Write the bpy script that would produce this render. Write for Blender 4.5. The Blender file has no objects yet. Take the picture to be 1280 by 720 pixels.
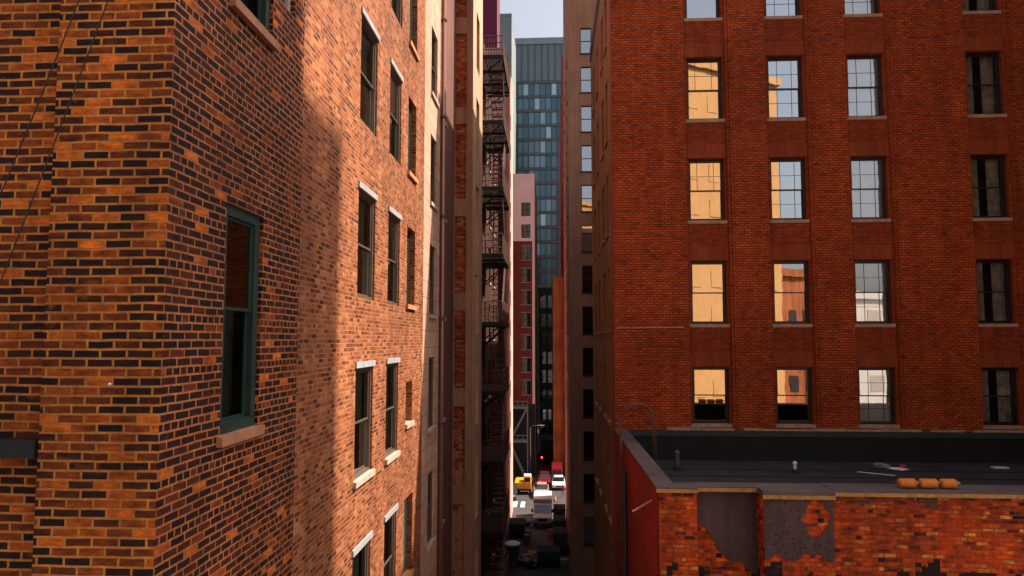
import bpy, bmesh, math, random
from mathutils import Vector, Matrix
random.seed(7)
D = bpy.data
SC = bpy.context.scene
COL = SC.collection
H = 20.0                      # camera height above the alley; "rel" heights are measured from it
R = math.radians

# ------------------------------------------------------------------ materials
def new_mat(name):
    m = D.materials.new(name); m.use_nodes = True
    nt = m.node_tree; nt.nodes.clear()
    out = nt.nodes.new('ShaderNodeOutputMaterial')
    return m, nt, out

def N(nt, t, **kw):
    n = nt.nodes.new(t)
    for k, v in kw.items(): setattr(n, k, v)
    return n

def setin(n, **kw):
    for k, v in kw.items(): n.inputs[k.replace('_', ' ')].default_value = v

def math_(nt, op, a, b=None, clamp=False):
    n = N(nt, 'ShaderNodeMath', operation=op, use_clamp=clamp)
    for i, v in enumerate((a, b)):
        if v is None: continue
        if isinstance(v, (int, float)): n.inputs[i].default_value = v
        else: nt.links.new(v, n.inputs[i])
    return n.outputs[0]

def mixc(nt, fac, a, b, mode='MIX'):
    n = N(nt, 'ShaderNodeMix', data_type='RGBA', blend_type=mode)
    for i, v in ((0, fac), (6, a), (7, b)):
        if isinstance(v, (int, float)): n.inputs[i].default_value = v
        elif isinstance(v, tuple): n.inputs[i].default_value = (*v[:3], 1)
        else: nt.links.new(v, n.inputs[i])
    return n.outputs[2]

def noise(nt, vec, scale, detail=3, rough=.55, dist=0):
    n = N(nt, 'ShaderNodeTexNoise')
    setin(n, Scale=scale, Detail=detail, Roughness=rough, Distortion=dist)
    nt.links.new(vec, n.inputs['Vector'])
    return n.outputs['Fac']

def ramp(nt, fac, stops, interp='LINEAR'):
    n = N(nt, 'ShaderNodeValToRGB'); cr = n.color_ramp; cr.interpolation = interp
    while len(cr.elements) < len(stops): cr.elements.new(.5)
    for e, (p, c) in zip(cr.elements, stops):
        e.position = p; e.color = (*c, 1) if isinstance(c, tuple) else (c, c, c, 1)
    nt.links.new(fac, n.inputs[0])
    return n.outputs[0]

def scaled(nt, vec, s):
    n = N(nt, 'ShaderNodeVectorMath', operation='MULTIPLY')
    nt.links.new(vec, n.inputs[0]); n.inputs[1].default_value = s
    return n.outputs[0]

def wall_uv(nt):
    """(along the wall, height) from the world position, whichever way the wall faces"""
    g = N(nt, 'ShaderNodeNewGeometry')
    sp = N(nt, 'ShaderNodeSeparateXYZ'); nt.links.new(g.outputs['Position'], sp.inputs[0])
    sn = N(nt, 'ShaderNodeSeparateXYZ'); nt.links.new(g.outputs['True Normal'], sn.inputs[0])
    ax = math_(nt, 'ABSOLUTE', sn.outputs[0])
    f = math_(nt, 'GREATER_THAN', ax, .5)
    m = N(nt, 'ShaderNodeMix', data_type='FLOAT')
    nt.links.new(f, m.inputs[0]); nt.links.new(sp.outputs[0], m.inputs[2]); nt.links.new(sp.outputs[1], m.inputs[3])
    return g.outputs['Position'], m.outputs[0], sp.outputs[2]

def plain(name, col, rough=.7, metal=0, var=.25, scale=3, bump=0, spec=.5, bscale=30):
    m, nt, out = new_mat(name)
    p = N(nt, 'ShaderNodeBsdfPrincipled'); setin(p, Roughness=rough, Metallic=metal)
    p.inputs['Specular IOR Level'].default_value = spec
    g = N(nt, 'ShaderNodeNewGeometry')
    f = noise(nt, g.outputs['Position'], scale, 5, .65)
    lo = tuple(max(0, c*(1-var)) for c in col); hi = tuple(min(1, c*(1+var)) for c in col)
    nt.links.new(ramp(nt, f, [(.3, lo), (.7, hi)]), p.inputs['Base Color'])
    if bump:
        b = N(nt, 'ShaderNodeBump'); setin(b, Strength=bump, Distance=.02)
        nt.links.new(noise(nt, g.outputs['Position'], bscale, 4, .6), b.inputs['Height'])
        nt.links.new(b.outputs[0], p.inputs['Normal'])
    nt.links.new(p.outputs[0], out.inputs[0])
    return m

def brick(name, stops, mortar, bw=.24, rh=.08, ms=.009, header=6, blotch=None, grime=.25,
          wob=.006, patches=None, bump=.6, streak=.25, run=.9, inner=0):
    m, nt, out = new_mat(name)
    pos, u, z = wall_uv(nt)
    n1 = noise(nt, pos, 3.0, 2); n2 = noise(nt, pos, 9.0, 2)
    w = math_(nt, 'MULTIPLY', math_(nt, 'SUBTRACT', n1, .5), wob*3)
    w2 = math_(nt, 'MULTIPLY', math_(nt, 'SUBTRACT', n2, .5), wob*2)
    cmb = N(nt, 'ShaderNodeCombineXYZ')
    nt.links.new(math_(nt, 'ADD', math_(nt, 'ADD', u, 100.03), w2), cmb.inputs[0])
    nt.links.new(math_(nt, 'ADD', z, w), cmb.inputs[1])
    b = N(nt, 'ShaderNodeTexBrick', offset=.5, offset_frequency=2, squash=.5 if header else 1, squash_frequency=header or 1)
    setin(b, Scale=1, Mortar_Size=ms, Mortar_Smooth=.35, Bias=0, Brick_Width=bw, Row_Height=rh)
    b.inputs['Color1'].default_value = (0, 0, 0, 1); b.inputs['Color2'].default_value = (1, 1, 1, 1); b.inputs['Mortar'].default_value = (.5, .5, .5, 1)
    nt.links.new(cmb.outputs[0], b.inputs['Vector'])
    # per-brick tone, nudged by slow noise so that runs of like bricks occur
    big = noise(nt, pos, .55, 4, .6)
    rnd = math_(nt, 'ADD', b.outputs['Color'], math_(nt, 'MULTIPLY', math_(nt, 'SUBTRACT', big, .5), run), clamp=True)
    col = ramp(nt, rnd, stops)
    fine = noise(nt, scaled(nt, pos, (1, 1, 2.2)), 22, 5, .7)
    col = mixc(nt, 1, col, ramp(nt, fine, [(.25, .62), (.75, 1.25)]), 'MULTIPLY')
    if inner:      # fired faces: each brick scorched unevenly along its length
        fl = noise(nt, scaled(nt, pos, (1, 1, 3)), 5.5, 3, .6)
        col = mixc(nt, 1, col, ramp(nt, fl, [(.32, 1-inner*.75), (.68, 1+inner)]), 'MULTIPLY')
    mo = mixc(nt, 1, mortar, ramp(nt, noise(nt, pos, 14, 4, .7), [(.25, .6), (.7, 1.2)]), 'MULTIPLY')
    # worn joints: mortar fades on some stretches
    worn = ramp(nt, noise(nt, pos, 2.3, 5, .7), [(.35, 1.0), (.75, .55)])
    mf = math_(nt, 'MULTIPLY', b.outputs['Fac'], worn)
    col = mixc(nt, mf, col, mo)
    if blotch:
        bc, lo, hi, sc = blotch
        bf = ramp(nt, noise(nt, pos, sc, 6, .72, .6), [(lo, 0.0), (hi, .8)])
        bf = math_(nt, 'MULTIPLY', bf, math_(nt, 'SUBTRACT', 1.0, math_(nt, 'MULTIPLY', b.outputs['Fac'], .6)))
        col = mixc(nt, bf, col, bc)
    gr = ramp(nt, noise(nt, pos, .35, 6, .62), [(.3, 1-grime), (.7, 1+grime*.5)])
    col = mixc(nt, 1, col, gr, 'MULTIPLY')
    st = ramp(nt, noise(nt, scaled(nt, pos, (2.2, 2.2, .16)), 1.6, 5, .7), [(.35, 1-streak), (.6, 1.0)])
    col = mixc(nt, 1, col, st, 'MULTIPLY')
    hgt = math_(nt, 'SUBTRACT', math_(nt, 'MULTIPLY', fine, .25), b.outputs['Fac'])
    if patches:
        for (pc, zlo, zhi, sc, th, seed) in patches:
            cv = N(nt, 'ShaderNodeCombineXYZ')
            nt.links.new(math_(nt, 'SNAP', math_(nt, 'ADD', u, 100.03), bw/2), cv.inputs[0]); nt.links.new(math_(nt, 'SNAP', z, rh), cv.inputs[1])
            v = N(nt, 'ShaderNodeVectorMath', operation='ADD'); nt.links.new(cv.outputs[0], v.inputs[0]); v.inputs[1].default_value = (seed, seed*2, seed)
            pn = math_(nt, 'ADD', noise(nt, v.outputs[0], sc, 5, .62, .3), math_(nt, 'MULTIPLY', math_(nt, 'SUBTRACT', noise(nt, pos, 16, 5, .7), .5), .12))
            zz = N(nt, 'ShaderNodeMapRange'); nt.links.new(z, zz.inputs[0])
            zz.inputs[1].default_value = zlo; zz.inputs[2].default_value = zhi; zz.inputs[3].default_value = -.25; zz.inputs[4].default_value = .25
            pf = ramp(nt, math_(nt, 'ADD', pn, zz.outputs[0]), [(th, 0.0), (th+.012, 1.0)])
            pc2 = mixc(nt, 1, pc, ramp(nt, noise(nt, pos, 11, 6, .7), [(.25, .6), (.75, 1.4)]), 'MULTIPLY')
            col = mixc(nt, pf, col, pc2)
            hgt = math_(nt, 'ADD', math_(nt, 'MULTIPLY', hgt, math_(nt, 'SUBTRACT', 1.0, pf)), math_(nt, 'MULTIPLY', pf, .5))
    p = N(nt, 'ShaderNodeBsdfPrincipled'); setin(p, Roughness=.85)
    p.inputs['Specular IOR Level'].default_value = .25
    nt.links.new(col, p.inputs['Base Color'])
    bp = N(nt, 'ShaderNodeBump'); setin(bp, Strength=bump, Distance=.008)
    nt.links.new(hgt, bp.inputs['Height']); nt.links.new(bp.outputs[0], p.inputs['Normal'])
    nt.links.new(p.outputs[0], out.inputs[0])
    return m

def stucco(name, base, dark, streak=.35, block=None, rough=.85):
    m, nt, out = new_mat(name)
    pos, u, z = wall_uv(nt)
    f = noise(nt, pos, .5, 7, .65); f2 = noise(nt, pos, 7, 5, .7)
    col = mixc(nt, ramp(nt, f, [(.35, 0.0), (.7, 1.0)]), base, dark)
    col = mixc(nt, 1, col, ramp(nt, f2, [(.3, .85), (.7, 1.12)]), 'MULTIPLY')
    st = ramp(nt, noise(nt, scaled(nt, pos, (2.5, 2.5, .12)), 1.3, 6, .7), [(.35, 1-streak), (.62, 1.0)])
    col = mixc(nt, 1, col, st, 'MULTIPLY')
    hgt = f2
    if block:
        cmb = N(nt, 'ShaderNodeCombineXYZ'); nt.links.new(math_(nt, 'ADD', u, 100.0), cmb.inputs[0]); nt.links.new(z, cmb.inputs[1])
        b = N(nt, 'ShaderNodeTexBrick'); setin(b, Scale=1, Mortar_Size=.012, Brick_Width=block[0], Row_Height=block[1])
        b.inputs['Color1'].default_value = (.86, .86, .86, 1); b.inputs['Color2'].default_value = (1.08, 1.08, 1.08, 1); b.inputs['Mortar'].default_value = (.5, .5, .5, 1)
        nt.links.new(cmb.outputs[0], b.inputs['Vector'])
        col = mixc(nt, 1, col, b.outputs['Color'], 'MULTIPLY')
    p = N(nt, 'ShaderNodeBsdfPrincipled'); setin(p, Roughness=rough); p.inputs['Specular IOR Level'].default_value = .3
    nt.links.new(col, p.inputs['Base Color'])
    bp = N(nt, 'ShaderNodeBump'); setin(bp, Strength=.3, Distance=.01); nt.links.new(hgt, bp.inputs['Height']); nt.links.new(bp.outputs[0], p.inputs['Normal'])
    nt.links.new(p.outputs[0], out.inputs[0])
    return m

def glass(name, refl=.5, tint=(.35, .38, .36), rough=.01, wavy=.035, gcol=(.95, .95, .95)):
    m, nt, out = new_mat(name)
    g = N(nt, 'ShaderNodeNewGeometry')
    t = N(nt, 'ShaderNodeBsdfTransparent'); t.inputs[0].default_value = (*tint, 1)
    gl = N(nt, 'ShaderNodeBsdfGlossy'); gl.inputs[0].default_value = (*gcol, 1); setin(gl, Roughness=rough)
    bp = N(nt, 'ShaderNodeBump'); setin(bp, Strength=wavy, Distance=.02)
    nt.links.new(noise(nt, g.outputs['Position'], 1.7, 2, .4), bp.inputs['Height']); nt.links.new(bp.outputs[0], gl.inputs['Normal'])
    fr = N(nt, 'ShaderNodeFresnel'); fr.inputs[0].default_value = 1.5
    fac = math_(nt, 'ADD', math_(nt, 'MULTIPLY', fr.outputs[0], 1-refl), refl, clamp=True)
    mx = N(nt, 'ShaderNodeMixShader'); nt.links.new(fac, mx.inputs[0]); nt.links.new(t.outputs[0], mx.inputs[1]); nt.links.new(gl.outputs[0], mx.inputs[2])
    nt.links.new(mx.outputs[0], out.inputs[0])
    return m

def emit(name, col, s):
    m, nt, out = new_mat(name)
    e = N(nt, 'ShaderNodeEmission'); e.inputs[0].default_value = (*col, 1); e.inputs[1].default_value = s
    nt.links.new(e.outputs[0], out.inputs[0]); return m

M = {}
DK, OR = (.055, .022, .022), (.50, .125, .028)
M['face_brick'] = brick('face_brick', [(0, (.018, .009, .009)), (.28, (.038, .012, .009)), (.42, (.085, .020, .008)), (.58, (.19, .040, .009)), (.76, (.34, .070, .011)), (.9, (.52, .105, .013)), (1, (.80, .17, .018))],
                        (.80, .30, .06), ms=.013, header=0, blotch=((.46, .105, .018), .60, .70, 1.5), grime=.3, run=.6, inner=.6)
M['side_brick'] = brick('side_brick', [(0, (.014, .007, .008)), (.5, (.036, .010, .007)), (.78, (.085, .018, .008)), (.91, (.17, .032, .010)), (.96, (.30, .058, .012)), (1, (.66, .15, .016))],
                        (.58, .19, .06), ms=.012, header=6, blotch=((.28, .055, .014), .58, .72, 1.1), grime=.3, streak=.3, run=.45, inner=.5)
M['common_brick'] = brick('common_brick', [(0, (.07, .022, .012)), (.18, (.15, .037, .016)), (.35, (.26, .068, .025)), (.75, (.34, .108, .041)), (1, (.45, .18, .076))],
                          (.46, .19, .085), bw=.205, rh=.0715, ms=.010, header=6, blotch=((.36, .11, .04), .56, .74, 3.0), grime=.32, streak=.3, run=.35, inner=.2)
M['rust_brick'] = brick('rust_brick', [(0, (.27, .042, .010)), (.12, (.40, .068, .014)), (.6, (.47, .082, .016)), (1, (.57, .108, .021))],
                        (.07, .014, .008), bw=.2, ms=.013, header=0, grime=.25, streak=.2, wob=.003, run=.3, inner=.3)
M['panel_brick'] = brick('panel_brick', [(0, (.28, .045, .013)), (.5, (.35, .060, .015)), (1, (.43, .078, .019))],
                         (.15, .026, .011), bw=.2, ms=.011, header=0, grime=.2, wob=.003, run=.25)
M['soldier_brick'] = brick('soldier_brick', [(0, (.31, .058, .020)), (1, (.38, .075, .024))], (.22, .045, .02), bw=.08, rh=.5, ms=.008, header=0, grime=.15, bump=.3)
M['old_brick'] = brick('old_brick', [(0, (.03, .010, .007)), (.10, (.2, .028, .008)), (.3, (.46, .052, .008)), (.7, (.62, .082, .010)), (.93, (.68, .12, .014)), (1, (.72, .28, .06))],
                       (.34, .075, .025), ms=.012, bw=.22, header=6, grime=.45, streak=.4, run=.5, inner=.7, blotch=((.80, .075, .010), .50, .60, 1.1),
                       patches=[((.018, .010, .009), 13.0, 19.6, 1.5, .70, 9.0), ((.10, .045, .03), 16.55, 17.15, 2.2, .70, 21.0), ((.42, .24, .17), 16.4, 17.5, 7, .79, 31.0), ((.02, .011, .009), 17.6, 15.6, 2.6, .77, 44.0)])
M['red_paint'] = stucco('red_paint', (.42, .03, .014), (.24, .018, .012), .35)
M['grey_plaster'] = stucco('grey_plaster', (.12, .075, .07), (.06, .04, .042), .3)
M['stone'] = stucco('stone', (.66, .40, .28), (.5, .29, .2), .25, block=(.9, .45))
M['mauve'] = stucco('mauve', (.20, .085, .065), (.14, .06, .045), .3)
M['concrete'] = stucco('concrete', (.42, .22, .14), (.30, .15, .09), .35)
M['cream_side'] = stucco('cream_side', (.68, .42, .28), (.5, .3, .19), .3)
M['patch_brick'] = brick('patch_brick', [(0, (.12, .03, .015)), (.4, (.34, .06, .02)), (.8, (.46, .10, .025)), (1, (.5, .2, .1))], (.14, .05, .03), header=6, grime=.4,
                         patches=[((.30, .15, .09), 24.5, 10.5, 1.8, .56, 5.0)])
M['tan_cement'] = stucco('tan_cement', (.40, .16, .065), (.30, .115, .045), .3)
M['grey_stucco'] = stucco('grey_stucco', (.54, .25, .15), (.42, .19, .11), .25)
M['pink_wall'] = stucco('pink_wall', (.72, .45, .38), (.6, .34, .28), .2)
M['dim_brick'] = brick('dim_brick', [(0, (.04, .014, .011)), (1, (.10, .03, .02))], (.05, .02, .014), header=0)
M['red_block'] = stucco('red_block', (.24, .045, .03), (.18, .035, .025), .15)
M['white_block'] = stucco('white_block', (.95, .80, .74), (.9, .72, .66), .08)
M['maroon'] = stucco('maroon', (.15, .022, .055), (.12, .02, .045), .1)
M['red_side'] = stucco('red_side', (.42, .07, .05), (.28, .04, .03), .25)
M['orange_wall'] = stucco('orange_wall', (.44, .13, .04), (.25, .07, .025), .4)
M['slab_grey'] = stucco('slab_grey', (.24, .27, .28), (.2, .23, .24), .1)
M['cream'] = stucco('cream', (.55, .29, .11), (.48, .25, .095), .1)
M['pale'] = stucco('pale', (.8, .74, .7), (.75, .68, .64), .1)
M['dark_block'] = stucco('dark_block', (.035, .04, .045), (.025, .028, .03), .1)
M['limestone'] = plain('limestone', (.42, .33, .26), .8, var=.2, bump=.3)
M['pale_metal'] = plain('pale_metal', (.34, .34, .36), .5, var=.15)
M['red_sill'] = plain('red_sill', (.40, .17, .09), .8, var=.25, bump=.3)
M['orange_sill'] = plain('orange_sill', (.5, .2, .08), .8, var=.25)
M['pale_sill'] = plain('pale_sill', (.42, .27, .19), .8, var=.3, bump=.3, scale=6)
M['green_frame'] = plain('green_frame', (.020, .042, .036), .45, var=.2)
M['bronze_frame'] = plain('bronze_frame', (.018, .012, .011), .4, var=.2)
M['brown_frame'] = plain('brown_frame', (.10, .065, .05), .5, var=.2)
M['pale_frame'] = plain('pale_frame', (.5, .42, .36), .5, var=.15)
M['muntin'] = plain('muntin', (.10, .11, .12), .5)
M['iron'] = plain('iron', (.010, .008, .009), .6, var=.35, scale=8)
M['rust_iron'] = plain('rust_iron', (.15, .06, .04), .75, var=.4, scale=9)
M['tar'] = plain('tar', (.006, .006, .007), .75, var=.35, scale=2)
M['roofing'] = plain('roofing', (.036, .034, .038), .85, var=.35, scale=1.3, bump=.4, bscale=18)
M['teal_flash'] = plain('teal_flash', (.02, .04, .05), .6, var=.3)
M['coping'] = stucco('coping', (.16, .115, .105), (.09, .07, .07), .2)
M['gold_edge'] = plain('gold_edge', (.42, .2, .05), .5, var=.4, scale=6)
M['asphalt'] = plain('asphalt', (.045, .043, .045), .85, var=.3, scale=.8, bump=.4)
M['pavement'] = plain('pavement', (.30, .28, .27), .85, var=.2, scale=1.2, bump=.2)
M['earth'] = plain('earth', (.10, .085, .075), .95, var=.2, scale=.4)
M['sunlit_white'] = plain('sunlit_white', (.75, .73, .7), .7, var=.2, scale=5)
M['black'] = plain('black', (.006, .006, .007), .8)
M['interior'] = plain('interior', (.03, .026, .022), .9, var=.5, scale=1.5)
M['dark_curtain'] = plain('dark_curtain', (.05, .06, .052), .9, var=.4, scale=4)
M['dusk_blind'] = plain('dusk_blind', (.20, .23, .17), .85, var=.15)
M['blind'] = plain('blind', (.80, .77, .76), .8, var=.08)
M['curtain'] = plain('curtain', (.42, .38, .33), .9, var=.5, scale=4)
M['glass'] = glass('glass', .5)
M['glass_high'] = glass('glass_high', .68)
M['glass_dim'] = glass('glass_dim', .16, (.8, .86, .8), gcol=(.55, .66, .58))
M['glass_far'] = glass('glass_far', .6, (.2, .2, .2), gcol=(.75, .85, .9))
M['glass_mid'] = glass('glass_mid', .42, (.92, .94, .93))
M['glass_old'] = glass('glass_old', .05, (.7, .8, .74), gcol=(.16, .24, .21))
M['glass_clear'] = glass('glass_clear', .10, (.85, .87, .85))
M['glass_side'] = glass('glass_side', .10, (.3, .3, .3))
M['van_paint'] = plain('van_paint', (.55, .5, .5), .35, var=.06)
M['car_paint'] = plain('car_paint', (.34, .22, .21), .3, var=.06)
M['yellow_paint'] = plain('yellow_paint', (.75, .33, .02), .4, var=.1)
M['white_paint'] = plain('white_paint', (.8, .78, .76), .5, var=.06)
M['dark_paint'] = plain('dark_paint', (.012, .035, .042), .35, var=.1)
M['auto_glass'] = plain('auto_glass', (.01, .015, .02), .05, var=.1, spec=1)
M['tyre'] = plain('tyre', (.012, .012, .012), .85)
M['chrome'] = plain('chrome', (.5, .5, .5), .3, metal=1)
M['headlight'] = plain('headlight', (.7, .7, .68), .15)
M['tail_on'] = emit('tail_on', (1, .05, .02), 6)
M['green_bin'] = plain('green_bin', (.03, .05, .045), .6, var=.25)
M['grey_bin'] = plain('grey_bin', (.10, .10, .10), .6, var=.25)
M['bag'] = plain('bag', (.012, .012, .013), .35, var=.3, bump=.6, bscale=12)
M['cone'] = plain('cone', (.8, .16, .02), .5, var=.1)
M['cardboard'] = plain('cardboard', (.4, .22, .1), .85, var=.2)
M['orange_roll'] = plain('orange_roll', (.62, .19, .015), .6, var=.25, scale=12, bump=.3)
M['red_bit'] = plain('red_bit', (.6, .03, .05), .6)
M['cable'] = plain('cable', (.03, .015, .012), .6)

def tower_glass():
    m, nt, out = new_mat('tower_glass')
    oi = N(nt, 'ShaderNodeObjectInfo')
    p = N(nt, 'ShaderNodeBsdfPrincipled'); setin(p, Roughness=.12, Metallic=.35)
    nt.links.new(ramp(nt, oi.outputs['Random'], [(0, (.07, .14, .17)), (.55, (.12, .22, .26)), (.8, (.2, .32, .37)), (1, (.55, .68, .72))]), p.inputs['Base Color'])
    nt.links.new(p.outputs[0], out.inputs[0]); return m
M['tower_glass'] = tower_glass()
M['tower_frame'] = plain('tower_frame', (.085, .105, .115), .5)
M['tower_louvre'] = plain('tower_louvre', (.17, .22, .24), .5)
M['tower_cap'] = plain('tower_cap', (.26, .29, .30), .6)

# ------------------------------------------------------------------ object helpers
def root(name, label, cat, loc=(0, 0, 0), group=None, rotz=0, kind=None):
    o = D.objects.new(name, None); COL.objects.link(o); o.location = loc; o.rotation_euler = (0, 0, rotz)
    o['label'] = label; o['category'] = cat
    if group: o['group'] = group
    o.empty_display_size = .3
    return o

def base_of(parent):
    v = Vector((0, 0, 0)); p = parent
    while p is not None: v += p.location; p = p.parent
    return v

def obj(name, bm, mat, parent=None, world=True, smooth=False, bevel=0, label=None, recalc=True):
    """link bm as one mesh object; vertices are given in world space unless world=False"""
    if recalc: bmesh.ops.recalc_face_normals(bm, faces=bm.faces)
    me = D.meshes.new(name)
    if world and parent is not None:
        b = base_of(parent); bmesh.ops.translate(bm, vec=-b, verts=bm.verts)
    bm.to_mesh(me); bm.free()
    if smooth:
        for f in me.polygons: f.use_smooth = True
    me.materials.append(M[mat] if isinstance(mat, str) else mat)
    o = D.objects.new(name, me); COL.objects.link(o); o.parent = parent
    if bevel:
        md = o.modifiers.new('bevel', 'BEVEL'); md.width = bevel; md.segments = 2; md.limit_method = 'ANGLE'
    if label: o['label'] = label
    return o

def tag(o, label, cat, group=None, kind=None):
    if kind: o['kind'] = kind
    if kind != 'structure' or label:
        o['label'] = label; o['category'] = cat
    if group: o['group'] = group
    return o

def box(bm, x0, x1, y0, y1, z0, z1):
    v = [bm.verts.new((x, y, z)) for z in (z0, z1) for (x, y) in ((x0, y0), (x1, y0), (x1, y1), (x0, y1))]
    for f in ((0, 3, 2, 1), (4, 5, 6, 7), (0, 1, 5, 4), (1, 2, 6, 5), (2, 3, 7, 6), (3, 0, 4, 7)):
        bm.faces.new([v[i] for i in f])
    return v

def tube(bm, pts, r, seg=8):
    pts = [Vector(p) for p in pts]; rings = []
    for i, p in enumerate(pts):
        a = pts[max(0, i-1)]; b = pts[min(len(pts)-1, i+1)]; d = (b-a).normalized()
        up = Vector((0, 0, 1)) if abs(d.z) < .9 else Vector((1, 0, 0))
        s = d.cross(up).normalized(); t = s.cross(d)
        rr = r[i] if isinstance(r, (list, tuple)) else r
        rings.append([bm.verts.new(p + (s*math.cos(k*math.tau/seg) + t*math.sin(k*math.tau/seg))*rr) for k in range(seg)])
    for a, b in zip(rings, rings[1:]):
        for k in range(seg): bm.faces.new((a[k], a[(k+1) % seg], b[(k+1) % seg], b[k]))
    bm.faces.new(rings[0]); bm.faces.new(rings[-1])

def prism(bm, prof, axis, a0, a1):
    """extrude a closed profile [(p,q)..] along axis 'x' ((y,z) profile) or 'y' ((x,z) profile)"""
    mk = (lambda a, p: (a, p[0], p[1])) if axis == 'x' else (lambda a, p: (p[0], a, p[1]))
    A = [bm.verts.new(mk(a0, p)) for p in prof]; B = [bm.verts.new(mk(a1, p)) for p in prof]
    bm.faces.new(A); bm.faces.new(B[::-1])
    n = len(prof)
    for i in range(n): bm.faces.new((A[i], B[i], B[(i+1) % n], A[(i+1) % n]))

class Face:
    """a vertical wall plane: 'F' faces -Y at y=c, 'L' faces +X at x=c, 'W' faces -X at x=c; a = along, d = depth inwards"""
    def __init__(s, kind, c): s.k = kind; s.c = c
    def p(s, a, z, d=0):
        if s.k == 'F': return (a, s.c+d, z)
        if s.k == 'L': return (s.c-d, a, z)
        if s.k == 'W': return (s.c+d, a, z)
    def box(s, bm, a0, a1, d0, d1, z0, z1):
        p, q = s.p(a0, z0, d0), s.p(a1, z1, d1)
        box(bm, min(p[0], q[0]), max(p[0], q[0]), min(p[1], q[1]), max(p[1], q[1]), min(p[2], q[2]), max(p[2], q[2]))

def holed(bm, fc, a0, a1, z0, z1, holes, thick=.3, d0=0):
    A = sorted({a0, a1, *[h[0] for h in holes], *[h[1] for h in holes]}); Z = sorted({z0, z1, *[h[2] for h in holes], *[h[3] for h in holes]})
    A = [a for a in A if a0-1e-6 <= a <= a1+1e-6]; Z = [z for z in Z if z0-1e-6 <= z <= z1+1e-6]
    V = {}
    def v(a, z):
        if (a, z) not in V: V[(a, z)] = bm.verts.new(fc.p(a, z, d0))
        return V[(a, z)]
    for a, b in zip(A, A[1:]):
        for z, w in zip(Z, Z[1:]):
            ca, cz = (a+b)/2, (z+w)/2
            if any(h[0] < ca < h[1] and h[2] < cz < h[3] for h in holes): continue
            bm.faces.new((v(a, z), v(b, z), v(b, w), v(a, w)))
    for h in holes:
        c = [(h[0], h[2]), (h[1], h[2]), (h[1], h[3]), (h[0], h[3])]
        for i in range(4):
            p, q = c[i], c[(i+1) % 4]
            bm.faces.new([bm.verts.new(fc.p(*p, d0)), bm.verts.new(fc.p(*q, d0)), bm.verts.new(fc.p(*q, d0+thick)), bm.verts.new(fc.p(*p, d0+thick))])

def quadwall(bm, a, b, z0, z1):
    bm.faces.new([bm.verts.new((a[0], a[1], z0)), bm.verts.new((b[0], b[1], z0)), bm.verts.new((b[0], b[1], z1)), bm.verts.new((a[0], a[1], z1))])

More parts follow.
